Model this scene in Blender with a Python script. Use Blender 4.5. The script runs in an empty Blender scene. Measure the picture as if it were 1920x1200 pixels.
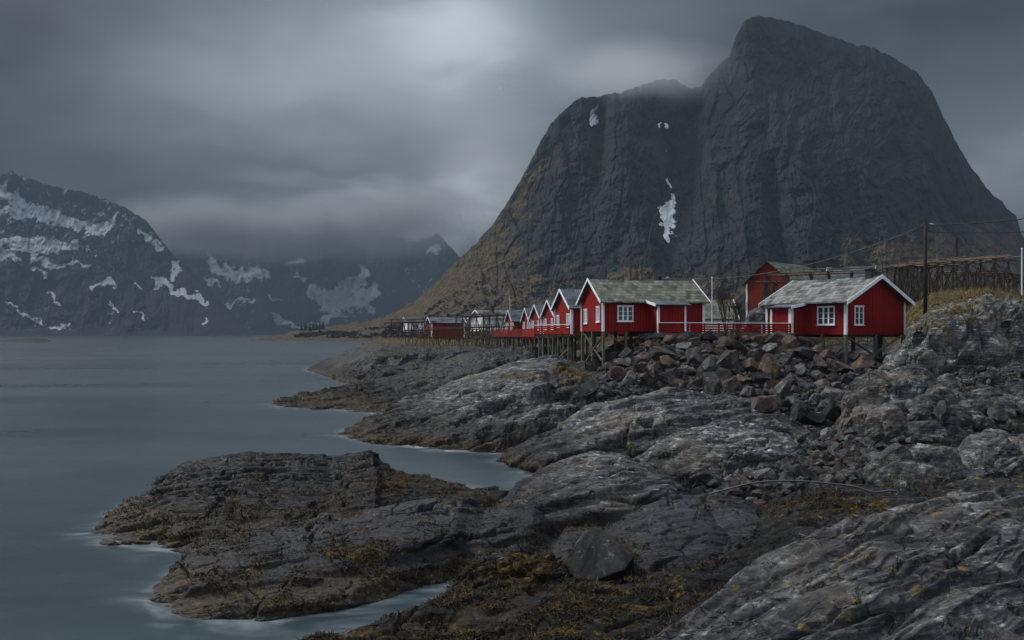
import bpy, math, random
import numpy as np
from mathutils import Vector, Matrix
R = math.radians
random.seed(7)
S = bpy.context.scene
COL = S.collection

# ---------------------------------------------------------------- camera
F, PY0, H = 1600.0, 625.0, 8.0          # focal length in pixels of a 1920 wide frame, horizon row, eye height
cam = bpy.data.cameras.new('camera'); camo = bpy.data.objects.new('camera', cam); COL.objects.link(camo)
cam.sensor_width = 36.0; cam.lens = 36.0 * F / 1920.0
cam.shift_y = (PY0 - 600.0) / 1920.0
cam.clip_start = 0.1; cam.clip_end = 30000.0
camo.location = (0, 0, H); camo.rotation_euler = (R(90), 0, 0)
S.camera = camo

# ---------------------------------------------------------------- render settings
S.render.engine = 'CYCLES'
c = S.cycles
c.use_denoising = True
c.max_bounces = 5; c.diffuse_bounces = 2; c.glossy_bounces = 2; c.transmission_bounces = 3
c.volume_bounces = 1; c.transparent_max_bounces = 8
c.volume_step_rate = 1.0; c.volume_max_steps = 64
c.use_adaptive_sampling = True; c.adaptive_threshold = 0.02
c.caustics_reflective = False; c.caustics_refractive = False
S.view_settings.view_transform = 'Standard'; S.view_settings.look = 'None'
S.view_settings.gamma = 1.0; S.view_settings.exposure = 0.92

# ---------------------------------------------------------------- node helpers
class NT:
    def __init__(s, tree): s.t = tree; s.n = tree.nodes; s.l = tree.links
    def new(s, typ, ins=None, **kw):
        n = s.n.new(typ)
        for k, v in kw.items(): setattr(n, k, v)
        if ins:
            for k, v in ins.items(): s.put(n.inputs[k], v)
        return n
    def put(s, sock, v):
        if isinstance(v, bpy.types.NodeSocket): s.l.new(v, sock)
        elif isinstance(v, (tuple, list)) and len(v) == 3 and sock.type == 'RGBA': sock.default_value = (*v, 1)
        else: sock.default_value = v
    def math(s, op, a, b=0.0, c=0.0, clamp=False):
        n = s.n.new('ShaderNodeMath'); n.operation = op; n.use_clamp = clamp
        s.put(n.inputs[0], a); s.put(n.inputs[1], b); s.put(n.inputs[2], c)
        return n.outputs[0]
    def vmath(s, op, a, b=(0, 0, 0), scale=None):
        n = s.n.new('ShaderNodeVectorMath'); n.operation = op
        s.put(n.inputs[0], a); s.put(n.inputs[1], b)
        if scale is not None: s.put(n.inputs['Scale'], scale)
        return n.outputs['Value'] if op in ('DOT_PRODUCT', 'LENGTH') else n.outputs[0]
    def noise(s, vec, scale, detail=4.0, rough=0.55, dist=0.0):
        n = s.new('ShaderNodeTexNoise', {'Scale': scale, 'Detail': detail, 'Roughness': rough, 'Distortion': dist})
        if vec is not None: s.l.new(vec, n.inputs['Vector'])
        return n.outputs['Fac']
    def mapr(s, v, a, b, lo=0.0, hi=1.0, smooth=True):
        n = s.n.new('ShaderNodeMapRange'); n.interpolation_type = 'SMOOTHSTEP' if smooth else 'LINEAR'; n.clamp = True
        s.put(n.inputs[0], v)
        for i, q in enumerate((a, b, lo, hi)): s.put(n.inputs[i + 1], q)
        return n.outputs[0]
    def mix(s, f, a, b, blend='MIX'):
        n = s.n.new('ShaderNodeMix'); n.data_type = 'RGBA'; n.blend_type = blend
        s.put(n.inputs[0], f); s.put(n.inputs[6], a); s.put(n.inputs[7], b)
        return n.outputs[2]
    def ramp(s, f, stops):
        n = s.n.new('ShaderNodeValToRGB'); s.put(n.inputs[0], f)
        e = n.color_ramp.elements
        while len(e) < len(stops): e.new(0.5)
        for el, (p, col) in zip(e, stops): el.position = p; el.color = (*col, 1)
        return n.outputs[0]
    def xyz(s, v):
        n = s.n.new('ShaderNodeSeparateXYZ'); s.l.new(v, n.inputs[0]); return n.outputs
    def comb(s, x, y, z):
        n = s.n.new('ShaderNodeCombineXYZ'); s.put(n.inputs[0], x); s.put(n.inputs[1], y); s.put(n.inputs[2], z); return n.outputs[0]
    def bump(s, h, strength=0.5, dist=0.05, normal=None):
        n = s.new('ShaderNodeBump', {'Height': h, 'Strength': strength, 'Distance': dist})
        if normal is not None: s.l.new(normal, n.inputs['Normal'])
        return n.outputs[0]

# ---------------------------------------------------------------- world: overcast sky
SUN_EL, SUN_AZ = 42.0, -58.0       # sun behind the cloud deck, high, ahead and to the left
world = bpy.data.worlds.new('World'); S.world = world; world.use_nodes = True
w = NT(world.node_tree); w.n.clear()
out = w.new('ShaderNodeOutputWorld'); bg = w.new('ShaderNodeBackground', {'Strength': 0.10})
sky = w.new('ShaderNodeTexSky', sky_type='NISHITA', sun_disc=False)
sky.sun_elevation = R(SUN_EL); sky.sun_rotation = R(SUN_AZ); sky.altitude = 10; sky.dust_density = 2.0
tc = w.new('ShaderNodeTexCoord'); D = w.vmath('NORMALIZE', tc.outputs['Generated'])
dx, dy, dz = w.xyz(D)
az = w.math('ARCTAN2', dx, dy); el = w.math('ARCSINE', dz)
cloudp = w.comb(w.math('DIVIDE', dx, w.math('ADD', w.math('MAXIMUM', dz, 0.0), 0.22)),
                w.math('DIVIDE', dy, w.math('ADD', w.math('MAXIMUM', dz, 0.0), 0.22)), 0.0)
n1 = w.noise(cloudp, 1.3, 4, 0.5, 0.3); n2 = w.noise(cloudp, 3.5, 4, 0.5, 0.4)
wz = w.math('SUBTRACT', n1, 0.5); wy = w.math('SUBTRACT', n2, 0.5)
azw = w.math('ADD', az, w.math('MULTIPLY', wz, 0.22)); elw = w.math('ADD', el, w.math('MULTIPLY', wy, 0.10))
def blob(px, py, sx, sy, amp):
    a0 = math.atan2(px - 960, F); e0 = math.atan2(PY0 - py, math.hypot(px - 960, F))
    qa = w.math('DIVIDE', w.math('SUBTRACT', azw, a0), sx / F); qe = w.math('DIVIDE', w.math('SUBTRACT', elw, e0), sy / F)
    r2 = w.math('ADD', w.math('MULTIPLY', qa, qa), w.math('MULTIPLY', qe, qe))
    return w.math('MULTIPLY', w.math('EXPONENT', w.math('MULTIPLY', r2, -1.0)), amp)
tot = None
SKY_BLOBS = [(850, 60, 140, 65, 3.4), (620, 150, 300, 130, 3.0), (880, 110, 300, 150, 0.9), (800, 420, 280, 70, 8.5), (930, 330, 150, 120, 3.2),
             (640, 250, 200, 60, -0.3), (1890, 380, 200, 110, 4.0),
             (430, 280, 330, 90, 0.9), (40, 100, 330, 200, -0.65), (1700, 30, 420, 160, -0.7), (1250, 80, 160, 90, 0.3), (620, 320, 190, 32, -0.7), (250, 250, 350, 60, -0.2)]
for b in SKY_BLOBS:
    v = blob(*b); tot = v if tot is None else w.math('ADD', tot, v)
base = w.math('ADD', 1.12, w.math('ADD', w.math('MULTIPLY', wz, 1.1), w.math('MULTIPLY', wy, 1.25)))
lum = w.math('MAXIMUM', w.math('ADD', base, tot), 0.35)
# the cloud deck is thinner (brighter) towards the zenith and behind the viewer
zen = w.mapr(el, 0.6, 1.2, 0.0, 9.0)
beh = w.math('MULTIPLY', w.mapr(dy, 0.2, -0.8, 0.0, 3.0), w.mapr(el, -0.02, 0.15))
lum = w.math('ADD', lum, w.math('MAXIMUM', zen, beh))
cc = w.ramp(w.math('MULTIPLY', lum, 0.2), [(0.0, (0.86, 0.98, 1.13)), (0.5, (0.85, 0.99, 1.14)), (1.0, (0.91, 1.0, 1.11))])
cloud = w.vmath('SCALE', cc, scale=lum)
mixc = w.mix(0.97, sky.outputs[0], cloud)
w.l.new(mixc, bg.inputs['Color']); w.l.new(bg.outputs[0], out.inputs['Surface'])

# the one sun, diffused by cloud
sl = bpy.data.lights.new('sun', 'SUN'); sl.energy = 3.2; sl.angle = R(16); sl.color = (1.0, 0.97, 0.93)
slo = bpy.data.objects.new('sun', sl); COL.objects.link(slo)
sd = Vector((math.sin(R(SUN_AZ)) * math.cos(R(SUN_EL)), math.cos(R(SUN_AZ)) * math.cos(R(SUN_EL)), math.sin(R(SUN_EL))))
slo.rotation_euler = sd.to_track_quat('Z', 'Y').to_euler(); slo.location = (0, 0, 60)

# ---------------------------------------------------------------- projection helpers (photo pixel + distance -> world point)
def X_(px, Y): return (px - 960.0) / F * Y
def Z_(py, Y): return H - (py - PY0) * Y / F
def P_(px, py, Y): return Vector((X_(px, Y), Y, Z_(py, Y)))

# ---------------------------------------------------------------- numpy noise
_rng = np.random.RandomState(11)
_perm = _rng.permutation(4096).astype(np.int32)
_ang = _rng.rand(4096) * 2 * np.pi
_gx, _gy = np.cos(_ang).astype(np.float32), np.sin(_ang).astype(np.float32)
_r1, _r2, _r3 = [_rng.rand(4096).astype(np.float32) for _ in range(3)]
def _h(ix, iy, seed): return _perm[(_perm[(ix + seed * 37) & 4095] + iy) & 4095]
def pn(x, y, seed=0):
    x = np.asarray(x, np.float32); y = np.asarray(y, np.float32)
    ix = np.floor(x).astype(np.int32); iy = np.floor(y).astype(np.int32)
    fx = x - ix; fy = y - iy
    ux = fx * fx * fx * (fx * (fx * 6 - 15) + 10); uy = fy * fy * fy * (fy * (fy * 6 - 15) + 10)
    def g(i, j):
        h = _h(ix + i, iy + j, seed); return _gx[h] * (fx - i) + _gy[h] * (fy - j)
    a = g(0, 0); b = g(1, 0); c_ = g(0, 1); d = g(1, 1)
    return (a + ux * (b - a)) * (1 - uy) + (c_ + ux * (d - c_)) * uy
def fbm(x, y, octv=4, seed=0, gain=0.5, billow=False):
    s = 0; a = 1.0
    for o in range(octv):
        n = pn(x, y, seed + o); n = np.abs(n) * 2 - 0.5 if billow else n * 1.4
        s = s + a * n; a *= gain; x = x * 2.03 + 11.3; y = y * 2.03 + 5.7
    return s
def worley(x, y, seed=0):
    x = np.asarray(x, np.float32); y = np.asarray(y, np.float32)
    ix = np.floor(x).astype(np.int32); iy = np.floor(y).astype(np.int32)
    f1 = np.full(x.shape, 9, np.float32); f2 = f1.copy(); cid = np.zeros(x.shape, np.int32); cx = np.zeros_like(x); cy = np.zeros_like(x)
    for i in (-1, 0, 1):
        for j in (-1, 0, 1):
            h = _h(ix + i, iy + j, seed)
            qx = ix + i + _r1[h]; qy = iy + j + _r2[h]
            d = np.hypot(qx - x, qy - y)
            m = d < f1
            f2 = np.where(m, f1, np.minimum(f2, d)); f1 = np.where(m, d, f1)
            cid = np.where(m, h, cid); cx = np.where(m, x - qx, cx); cy = np.where(m, y - qy, cy)
    return f1, f2, cid, cx, cy
def sstep(a, b, v):
    t = np.clip((v - a) / (b - a), 0, 1); return t * t * (3 - 2 * t)

# ---------------------------------------------------------------- object helpers
def tag(o, label=None, cat=None, group=None, kind=None):
    if label: o['label'] = label
    if cat: o['category'] = cat
    if group: o['group'] = group
    if kind: o['kind'] = kind
    return o
def thing(name, loc, rz=0.0, label=None, cat=None, group=None):
    o = bpy.data.objects.new(name, None); COL.objects.link(o); o.location = loc; o.rotation_euler = (0, 0, rz)
    o.empty_display_size = 0.5
    return tag(o, label, cat, group)
class MB:
    def __init__(s): s.v = []; s.f = []
    def add(s, vs, fs):
        n = len(s.v); s.v += [tuple(v) for v in vs]; s.f += [tuple(n + i for i in f) for f in fs]; return s
    def box(s, x0, x1, y0, y1, z0, z1):
        return s.add([(x0, y0, z0), (x1, y0, z0), (x1, y1, z0), (x0, y1, z0), (x0, y0, z1), (x1, y0, z1), (x1, y1, z1), (x0, y1, z1)],
                     [(3, 2, 1, 0), (4, 5, 6, 7), (0, 1, 5, 4), (1, 2, 6, 5), (2, 3, 7, 6), (3, 0, 4, 7)])
    def bar(s, a, b, w, h=None, up=(0, 0, 1)):
        a = Vector(a); b = Vector(b); d = (b - a).normalized(); h = h or w
        u = Vector(up); 
        if abs(d.dot(u)) > 0.97: u = Vector((1, 0, 0))
        sx = d.cross(u).normalized(); sz = sx.cross(d).normalized()
        vs = [p + sx * i * w / 2 + sz * j * h / 2 for p in (a, b) for i, j in ((-1, -1), (1, -1), (1, 1), (-1, 1))]
        return s.add(vs, [(0, 1, 2, 3), (7, 6, 5, 4), (0, 4, 5, 1), (1, 5, 6, 2), (2, 6, 7, 3), (3, 7, 4, 0)])
    def tube(s, pts, r, n=6):
        pts = [Vector(p) for p in pts]; rs = r if isinstance(r, (list, tuple)) else [r] * len(pts)
        base = len(s.v); 
        for i, p in enumerate(pts):
            d = (pts[min(i + 1, len(pts) - 1)] - pts[max(i - 1, 0)]).normalized()
            u = Vector((0, 0, 1)) if abs(d.z) < 0.9 else Vector((1, 0, 0))
            a = d.cross(u).normalized(); b = a.cross(d)
            for k in range(n):
                t = 2 * math.pi * k / n; s.v.append(tuple(p + (a * math.cos(t) + b * math.sin(t)) * rs[i]))
        for i in range(len(pts) - 1):
            for k in range(n):
                q = base + i * n; s.f.append((q + k, q + (k + 1) % n, q + n + (k + 1) % n, q + n + k))
        s.f.append(tuple(base + k for k in range(n))[::-1]); q = base + (len(pts) - 1) * n; s.f.append(tuple(q + k for k in range(n)))
        return s
    def slab(s, quad, t, down=(0, 0, -1)):
        q = [Vector(p) for p in quad]; d = Vector(down) * t
        return s.add(q + [p + d for p in q], [(0, 1, 2, 3), (7, 6, 5, 4), (0, 4, 5, 1), (1, 5, 6, 2), (2, 6, 7, 3), (3, 7, 4, 0)])
    def build(s, name, mat, parent=None, smooth=False, loc=None, rz=None):
        me = bpy.data.meshes.new(name); me.from_pydata(s.v, [], s.f); me.materials.append(mat)
        if smooth: me.polygons.foreach_set('use_smooth', [True] * len(me.polygons))
        me.update()
        o = bpy.data.objects.new(name, me); COL.objects.link(o)
        if parent: o.parent = parent
        if loc is not None: o.location = loc
        if rz is not None: o.rotation_euler = (0, 0, rz)
        return o
def grid_mesh(name, P, mat, attrs=None, faces=None, smooth=True, flip=False):
    """P: (n, m, 3) array; faces: optional boolean mask of the quads to keep"""
    n, m = P.shape[:2]
    idx = np.arange(n * m, dtype=np.int32).reshape(n, m)
    q = np.stack([idx[:-1, :-1], idx[:-1, 1:], idx[1:, 1:], idx[1:, :-1]], -1)
    if flip: q = q[..., ::-1]
    q = q.reshape(-1, 4) if faces is None else q[faces]
    used = np.unique(q); remap = np.full(n * m, -1, np.int32); remap[used] = np.arange(len(used), dtype=np.int32)
    q = remap[q]; V = P.reshape(-1, 3)[used].astype(np.float32)
    me = bpy.data.meshes.new(name)
    me.vertices.add(len(V)); me.vertices.foreach_set('co', V.ravel())
    me.loops.add(q.size); me.loops.foreach_set('vertex_index', q.ravel())
    me.polygons.add(len(q)); me.polygons.foreach_set('loop_start', np.arange(0, q.size, 4, dtype=np.int32))
    me.polygons.foreach_set('use_smooth', np.full(len(q), smooth))
    me.update(calc_edges=True)
    for k, A in (attrs or {}).items():
        at = me.attributes.new(k, 'FLOAT', 'POINT'); at.data.foreach_set('value', A.reshape(-1)[used].astype(np.float32))
    me.materials.append(mat)
    o = bpy.data.objects.new(name, me); COL.objects.link(o)
    return o

# ---------------------------------------------------------------- materials
def mat(name):
    m = bpy.data.materials.new(name); m.use_nodes = True; t = NT(m.node_tree); t.n.clear()
    o = t.new('ShaderNodeOutputMaterial'); b = t.new('ShaderNodeBsdfPrincipled')
    t.l.new(b.outputs[0], o.inputs[0]); t.b = b; t.o = o; t.m = m
    return t
def fin(t, col, rough=0.6, normal=None, spec=0.5):
    t.put(t.b.inputs['Base Color'], col); t.put(t.b.inputs['Roughness'], rough); t.put(t.b.inputs['Specular IOR Level'], spec)
    if normal is not None: t.l.new(normal, t.b.inputs['Normal'])
    return t.m
def attr(t, name): return t.new('ShaderNodeAttribute', attribute_name=name).outputs['Fac']
def pos(t): return t.new('ShaderNodeNewGeometry').outputs['Position']
def obj_co(t): return t.new('ShaderNodeTexCoord').outputs['Object']

def rock_material():
    t = mat('shore_rock'); p = pos(t); x, y, z = t.xyz(p)
    tone, grass, weed, blue = [attr(t, k) for k in ('tone', 'grass', 'weed', 'blue')]
    nb = t.noise(p, 0.22, 3, 0.5); nm = t.noise(p, 1.1, 5, 0.6, 0.6); nf = t.noise(p, 7.0, 8, 0.68, 0.3)
    ps = t.comb(t.math('MULTIPLY', t.math('ADD', x, t.math('MULTIPLY', y, 0.3)), 0.35), t.math('MULTIPLY', y, 1.0), t.math('MULTIPLY', z, 5.0))
    ns = t.noise(ps, 1.4, 6, 0.62, 1.2)
    v = t.math('ADD', t.math('MULTIPLY', nm, 0.36), t.math('ADD', t.math('MULTIPLY', nf, 0.24), t.math('MULTIPLY', ns, 0.40)))
    col = t.ramp(v, [(0.38, (0.003, 0.0033, 0.004)), (0.47, (0.014, 0.015, 0.016)), (0.55, (0.045, 0.047, 0.046)), (0.63, (0.19, 0.195, 0.187))])
    col = t.mix(t.mapr(nb, 0.50, 0.66, 0, 0.35), col, (0.080, 0.062, 0.050))      # rusty patches
    col = t.vmath('SCALE', col, scale=t.math('MULTIPLY', tone, 1.35))
    col = t.mix(blue, col, t.mix(0.65, col, (0.060, 0.072, 0.100)))
    # splash zone: black lichen stain, which also paints in the shade of rock feet
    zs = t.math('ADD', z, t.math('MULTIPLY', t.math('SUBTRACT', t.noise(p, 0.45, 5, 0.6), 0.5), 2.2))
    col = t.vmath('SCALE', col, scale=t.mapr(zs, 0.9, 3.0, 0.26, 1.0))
    # fine dark cracks
    wv = t.vmath('ADD', p, t.vmath('SCALE', t.vmath('SUBTRACT', t.new('ShaderNodeTexNoise', {'Vector': p, 'Scale': 1.6, 'Detail': 4.0}).outputs['Color'], (0.5, 0.5, 0.5)), scale=0.9))
    def crack(scale, wdt, st):
        q = t.vmath('MULTIPLY', wv, st)
        vo = t.new('ShaderNodeTexVoronoi', {'Vector': q, 'Scale': scale}, feature='DISTANCE_TO_EDGE')
        return t.mapr(vo.outputs['Distance'], 0.0, wdt, 1.0, 0.0)
    c1 = crack(0.55, 0.022, (0.6, 1.2, 1.5)); c2 = crack(1.9, 0.035, (0.4, 1.3, 1.9))
    cm = t.math('MAXIMUM', c1, t.math('MULTIPLY', c2, t.mapr(nm, 0.42, 0.60)))
    col = t.mix(t.math('MULTIPLY', cm, 0.55), col, (0.014, 0.013, 0.013))
    # yellow and pale lichen on the upper rocks
    lich = t.math('MULTIPLY', t.mapr(t.noise(p, 3.1, 7, 0.7, 0.4), 0.592, 0.65), t.mapr(nb, 0.44, 0.56))
    col = t.mix(t.math('MULTIPLY', lich, t.mapr(z, 0.8, 2.0, 0.0, 0.85)), col, (0.17, 0.115, 0.020))
    pale = t.mapr(t.noise(p, 5.3, 8, 0.7), 0.57, 0.66, 0, 0.35)
    col = t.mix(t.math('MULTIPLY', pale, t.mapr(z, 1.2, 2.6)), col, (0.30, 0.31, 0.28))
    # tide belt: tan barnacle belt over dark weed
    zt = t.math('ADD', z, t.math('MULTIPLY', t.math('SUBTRACT', t.noise(p, 0.7, 5, 0.6), 0.5), 1.5))
    belt = t.mapr(zt, 0.85, 0.35)
    tan = t.ramp(nf, [(0.42, (0.005, 0.004, 0.003)), (0.54, (0.030, 0.020, 0.011)), (0.66, (0.115, 0.082, 0.048))])
    wdark = t.mapr(t.noise(p, 2.2, 7, 0.68), 0.50, 0.57)
    tan = t.mix(t.math('MULTIPLY', wdark, 0.85), tan, t.mix(t.mapr(nf, 0.45, 0.6), (0.020, 0.015, 0.007), (0.085, 0.055, 0.014)))
    col = t.mix(t.math('MULTIPLY', belt, 0.85), col, tan)
    col = t.mix(t.mapr(zt, 0.16, -0.08, 0, 0.9), col, (0.016, 0.014, 0.012))
    # weed carpet and dry grass areas
    wm = t.mapr(t.math('ADD', weed, t.math('MULTIPLY', t.math('SUBTRACT', t.noise(p, 1.2, 7, 0.72), 0.5), 3.4)), 0.46, 0.58)
    wc = t.ramp(t.noise(p, 3.6, 8, 0.72), [(0.40, (0.008, 0.007, 0.004)), (0.54, (0.028, 0.018, 0.007)), (0.64, (0.13, 0.085, 0.015))])
    col = t.mix(wm, col, wc)
    gm = t.mapr(t.math('ADD', grass, t.math('MULTIPLY', t.math('SUBTRACT', t.noise(p, 1.3, 7, 0.7), 0.5), 2.2)), 0.42, 0.62)
    gc = t.ramp(t.noise(t.vmath('MULTIPLY', p, (1, 1, 0.3)), 4.5, 8, 0.7), [(0.38, (0.020, 0.016, 0.008)), (0.5, (0.070, 0.052, 0.022)), (0.64, (0.17, 0.125, 0.055))])
    col = t.mix(gm, col, gc)
    rough = t.mapr(nf, 0.35, 0.65, 0.42, 0.80)
    rough = t.math('MAXIMUM', rough, t.math('MULTIPLY', t.math('MAXIMUM', gm, wm), 0.85))
    hgt = t.math('SUBTRACT', t.math('ADD', t.math('MULTIPLY', nf, 0.55), t.math('MULTIPLY', ns, 0.45)), t.math('MULTIPLY', cm, 0.28))
    n = t.bump(hgt, 0.85, 0.16)
    return fin(t, col, rough, n, t.math('MULTIPLY', t.mapr(cm, 0, 1, 1.0, 0.0), t.math('ADD', 0.06, t.math('MULTIPLY', blue, 0.18))))
M = {}
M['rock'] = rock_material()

def boulder_mat(name, c0, c1, c2):
    t = mat(name); p = obj_co(t); oi = t.new('ShaderNodeObjectInfo').outputs['Random']
    q = t.vmath('ADD', p, t.comb(t.math('MULTIPLY', oi, 37.0), 0.0, oi))
    a = t.noise(q, 1.3, 5, 0.6, 0.4); b = t.noise(q, 7, 8, 0.7)
    col = t.ramp(t.math('ADD', t.math('MULTIPLY', a, 0.5), t.math('MULTIPLY', b, 0.5)), [(0.36, c0), (0.5, c1), (0.64, c2)])
    col = t.vmath('SCALE', col, scale=t.mapr(oi, 0, 1, 0.65, 1.3, False))
    pale = t.mapr(t.noise(q, 3.0, 8, 0.7), 0.57, 0.65, 0, 0.5)
    col = t.mix(pale, col, (0.20, 0.195, 0.175))
    return fin(t, col, t.mapr(b, 0.3, 0.7, 0.6, 0.95), t.bump(b, 0.7, 0.09), 0.08)
M['b_brown'] = boulder_mat('brown_boulder_rock', (0.014, 0.011, 0.010), (0.046, 0.036, 0.031), (0.125, 0.100, 0.086))
M['b_rust'] = boulder_mat('rust_boulder_rock', (0.020, 0.013, 0.010), (0.062, 0.040, 0.029), (0.125, 0.086, 0.064))
M['b_grey'] = boulder_mat('grey_boulder_rock', (0.018, 0.019, 0.020), (0.058, 0.059, 0.059), (0.16, 0.16, 0.153))
M['b_dark'] = boulder_mat('dark_boulder_rock', (0.008, 0.008, 0.009), (0.024, 0.023, 0.024), (0.070, 0.066, 0.064))

def mountain_mat(name, rockA, rockB, grassc, snowc=(0.60, 0.64, 0.69), sc=1.0):
    t = mat(name); p = pos(t); x, y, z = t.xyz(p)
    pv = t.comb(x, y, t.math('MULTIPLY', z, 0.40))
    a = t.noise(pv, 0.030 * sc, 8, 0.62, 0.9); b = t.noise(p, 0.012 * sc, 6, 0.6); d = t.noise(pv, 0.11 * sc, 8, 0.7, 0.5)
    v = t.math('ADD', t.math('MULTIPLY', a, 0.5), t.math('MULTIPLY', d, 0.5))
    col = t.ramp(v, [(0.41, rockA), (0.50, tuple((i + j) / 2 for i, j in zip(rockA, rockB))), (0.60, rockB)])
    g = t.math('ADD', attr(t, 'grass'), t.math('MULTIPLY', t.math('SUBTRACT', t.noise(p, 0.022 * sc, 9, 0.68, 0.8), 0.5), 2.6))
    gc = t.mix(t.mapr(t.math('ADD', t.math('MULTIPLY', d, 0.5), t.math('MULTIPLY', t.noise(p, 0.35 * sc, 6, 0.75), 0.5)), 0.44, 0.56), grassc, tuple(i * 0.22 for i in grassc))
    col = t.mix(t.mapr(g, 0.44, 0.66, 0, 0.85), col, gc)
    s = t.math('ADD', attr(t, 'snow'), t.math('MULTIPLY', t.math('SUBTRACT', t.noise(pv, 0.10 * sc, 9, 0.75, 0.4), 0.5), 1.5))
    col = t.mix(t.mapr(s, 0.48, 0.56), col, snowc)
    return fin(t, col, 0.9, t.bump(d, 0.5, 2.5 / sc), 0.08)
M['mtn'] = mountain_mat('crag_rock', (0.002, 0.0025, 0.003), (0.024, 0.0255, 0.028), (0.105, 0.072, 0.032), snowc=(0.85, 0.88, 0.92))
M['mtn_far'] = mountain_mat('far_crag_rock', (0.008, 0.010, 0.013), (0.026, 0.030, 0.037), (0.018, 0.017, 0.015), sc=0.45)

def water_mat():
    t = mat('fjord_water'); p = pos(t); x, y, z = t.xyz(p); foam = attr(t, 'foam')
    q = t.comb(t.math('MULTIPLY', x, 0.55), y, 0.0)
    a = t.noise(q, 0.35, 4, 0.55, 0.6); b = t.noise(q, 2.4, 3, 0.5); big = t.noise(t.comb(t.math('MULTIPLY', x, 0.3), y, 0.0), 0.035, 4, 0.6, 0.5)
    h = t.math('ADD', t.math('MULTIPLY', a, 1.0), t.math('MULTIPLY', b, 0.10))
    col = t.mix(t.mapr(big, 0.35, 0.65), (0.013, 0.022, 0.028), (0.023, 0.037, 0.046))
    fm = t.math('MULTIPLY', foam, t.mapr(t.noise(q, 0.7, 7, 0.62, 1.1), 0.36, 0.66))
    fm = t.math('MULTIPLY', fm, 0.75, clamp=True)
    col = t.mix(fm, col, (0.36, 0.40, 0.43))
    rough = t.math('ADD', t.mapr(big, 0.35, 0.65, 0.27, 0.32), t.math('MULTIPLY', fm, 0.5))
    t.b.inputs['IOR'].default_value = 1.333
    return fin(t, col, rough, t.bump(h, 0.12, 0.35), 0.5)
M['water'] = water_mat()

def paint_mat(name, c, groove=True, per=0.26, worn=0.25):
    t = mat(name); p = obj_co(t); x, y, z = t.xyz(p)
    s = t.math('ADD', x, y)
    fr = t.math('FRACT', t.math('DIVIDE', s, per)); bid = t.math('FLOOR', t.math('DIVIDE', s, per))
    batten = t.mapr(t.math('ABSOLUTE', t.math('SUBTRACT', fr, 0.5)), 0.30, 0.42)
    rnd = t.new('ShaderNodeTexWhiteNoise', {'W': bid}, noise_dimensions='1D').outputs['Value']
    n = t.noise(t.comb(t.math('MULTIPLY', s, 9), 0.0, t.math('MULTIPLY', z, 0.8)), 1.0, 6, 0.65); n2 = t.noise(p, 0.5, 4)
    k = t.math('ADD', t.mapr(rnd, 0, 1, 0.80, 1.12, False), t.math('MULTIPLY', t.math('SUBTRACT', n, 0.5), 0.7 * worn * 2))
    k = t.math('MULTIPLY', k, t.mapr(n2, 0.3, 0.7, 0.82, 1.12))
    col = t.vmath('SCALE', c, scale=k)
    if groove: col = t.mix(t.math('MULTIPLY', batten, 0.6), col, tuple(i * 0.35 for i in c))
    nn = t.bump(t.math('ADD', t.math('MULTIPLY', batten, -1.0), t.math('MULTIPLY', n, 0.2)), 0.7, 0.03)
    return fin(t, col, 0.6, nn, 0.12)
M['red'] = paint_mat('red_painted_boards', (0.20, 0.005, 0.005), worn=.6)
M['red_row'] = paint_mat('dull_red_painted_boards', (0.21, 0.008, 0.008))
M['barn_red'] = paint_mat('weathered_red_boards', (0.19, 0.022, 0.012), per=0.22, worn=0.5)
M['rail_red'] = paint_mat('red_painted_rail', (0.22, 0.010, 0.008), groove=False)
M['orange_rail'] = paint_mat('orange_red_rail', (0.23, 0.032, 0.016), groove=False)
def simple(name, c, rough=0.6, sc=3.0, var=0.25, spec=0.15, stretch=(1, 1, 1), metal=0.0):
    t = mat(name); p = t.vmath('MULTIPLY', obj_co(t), stretch); n = t.noise(p, sc, 6, 0.65)
    col = t.vmath('SCALE', c, scale=t.mapr(n, 0.3, 0.7, 1 - var, 1 + var))
    t.b.inputs['Metallic'].default_value = metal
    return fin(t, col, rough, t.bump(n, 0.3, 0.02), spec)
M['white'] = simple('white_trim_paint', (0.64, 0.67, 0.71), 0.5, 2.0, 0.12)
M['wall_white'] = paint_mat('white_painted_boards', (0.85, 0.86, 0.87), worn=0.1)
M['glass'] = simple('window_glass', (0.035, 0.045, 0.055), 0.08, 0.6, 0.3, 0.8)
M['curtain'] = simple('pale_curtained_glass', (0.22, 0.26, 0.26), 0.15, 4.0, 0.4, 0.6)
M['stilt'] = simple('green_tinged_timber', (0.085, 0.088, 0.058), 0.8, 3.0, 0.5, stretch=(3, 3, 0.5))
M['brace'] = simple('grey_brown_timber', (0.110, 0.085, 0.066), 0.8, 3.0, 0.5)
M['dark_wood'] = simple('dark_wet_timber', (0.050, 0.040, 0.032), 0.8, 3.0, 0.5)
M['rack_wood'] = simple('weathered_rack_timber', (0.045, 0.037, 0.030), 0.85, 2.0, 0.5)
M['pole_wood'] = simple('pale_rack_poles', (0.15, 0.115, 0.078), 0.85, 2.0, 0.5)
M['bark'] = simple('bare_twigs', (0.060, 0.040, 0.032), 0.9, 4.0, 0.4)
M['black'] = simple('black_metal', (0.014, 0.014, 0.017), 0.5, 3.0, 0.3, 0.5)
M['pole_black'] = simple('tarred_pole', (0.022, 0.018, 0.016), 0.8, 3.0, 0.4)
M['metal_grey'] = simple('pale_metal', (0.24, 0.25, 0.27), 0.4, 3.0, 0.1, 0.5)
M['hose'] = simple('black_plastic_pipe', (0.030, 0.036, 0.048), 0.35, 5.0, 0.2, 0.5)
M['concrete'] = simple('mossy_concrete', (0.085, 0.088, 0.070), 0.9, 1.5, 0.35)
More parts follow.
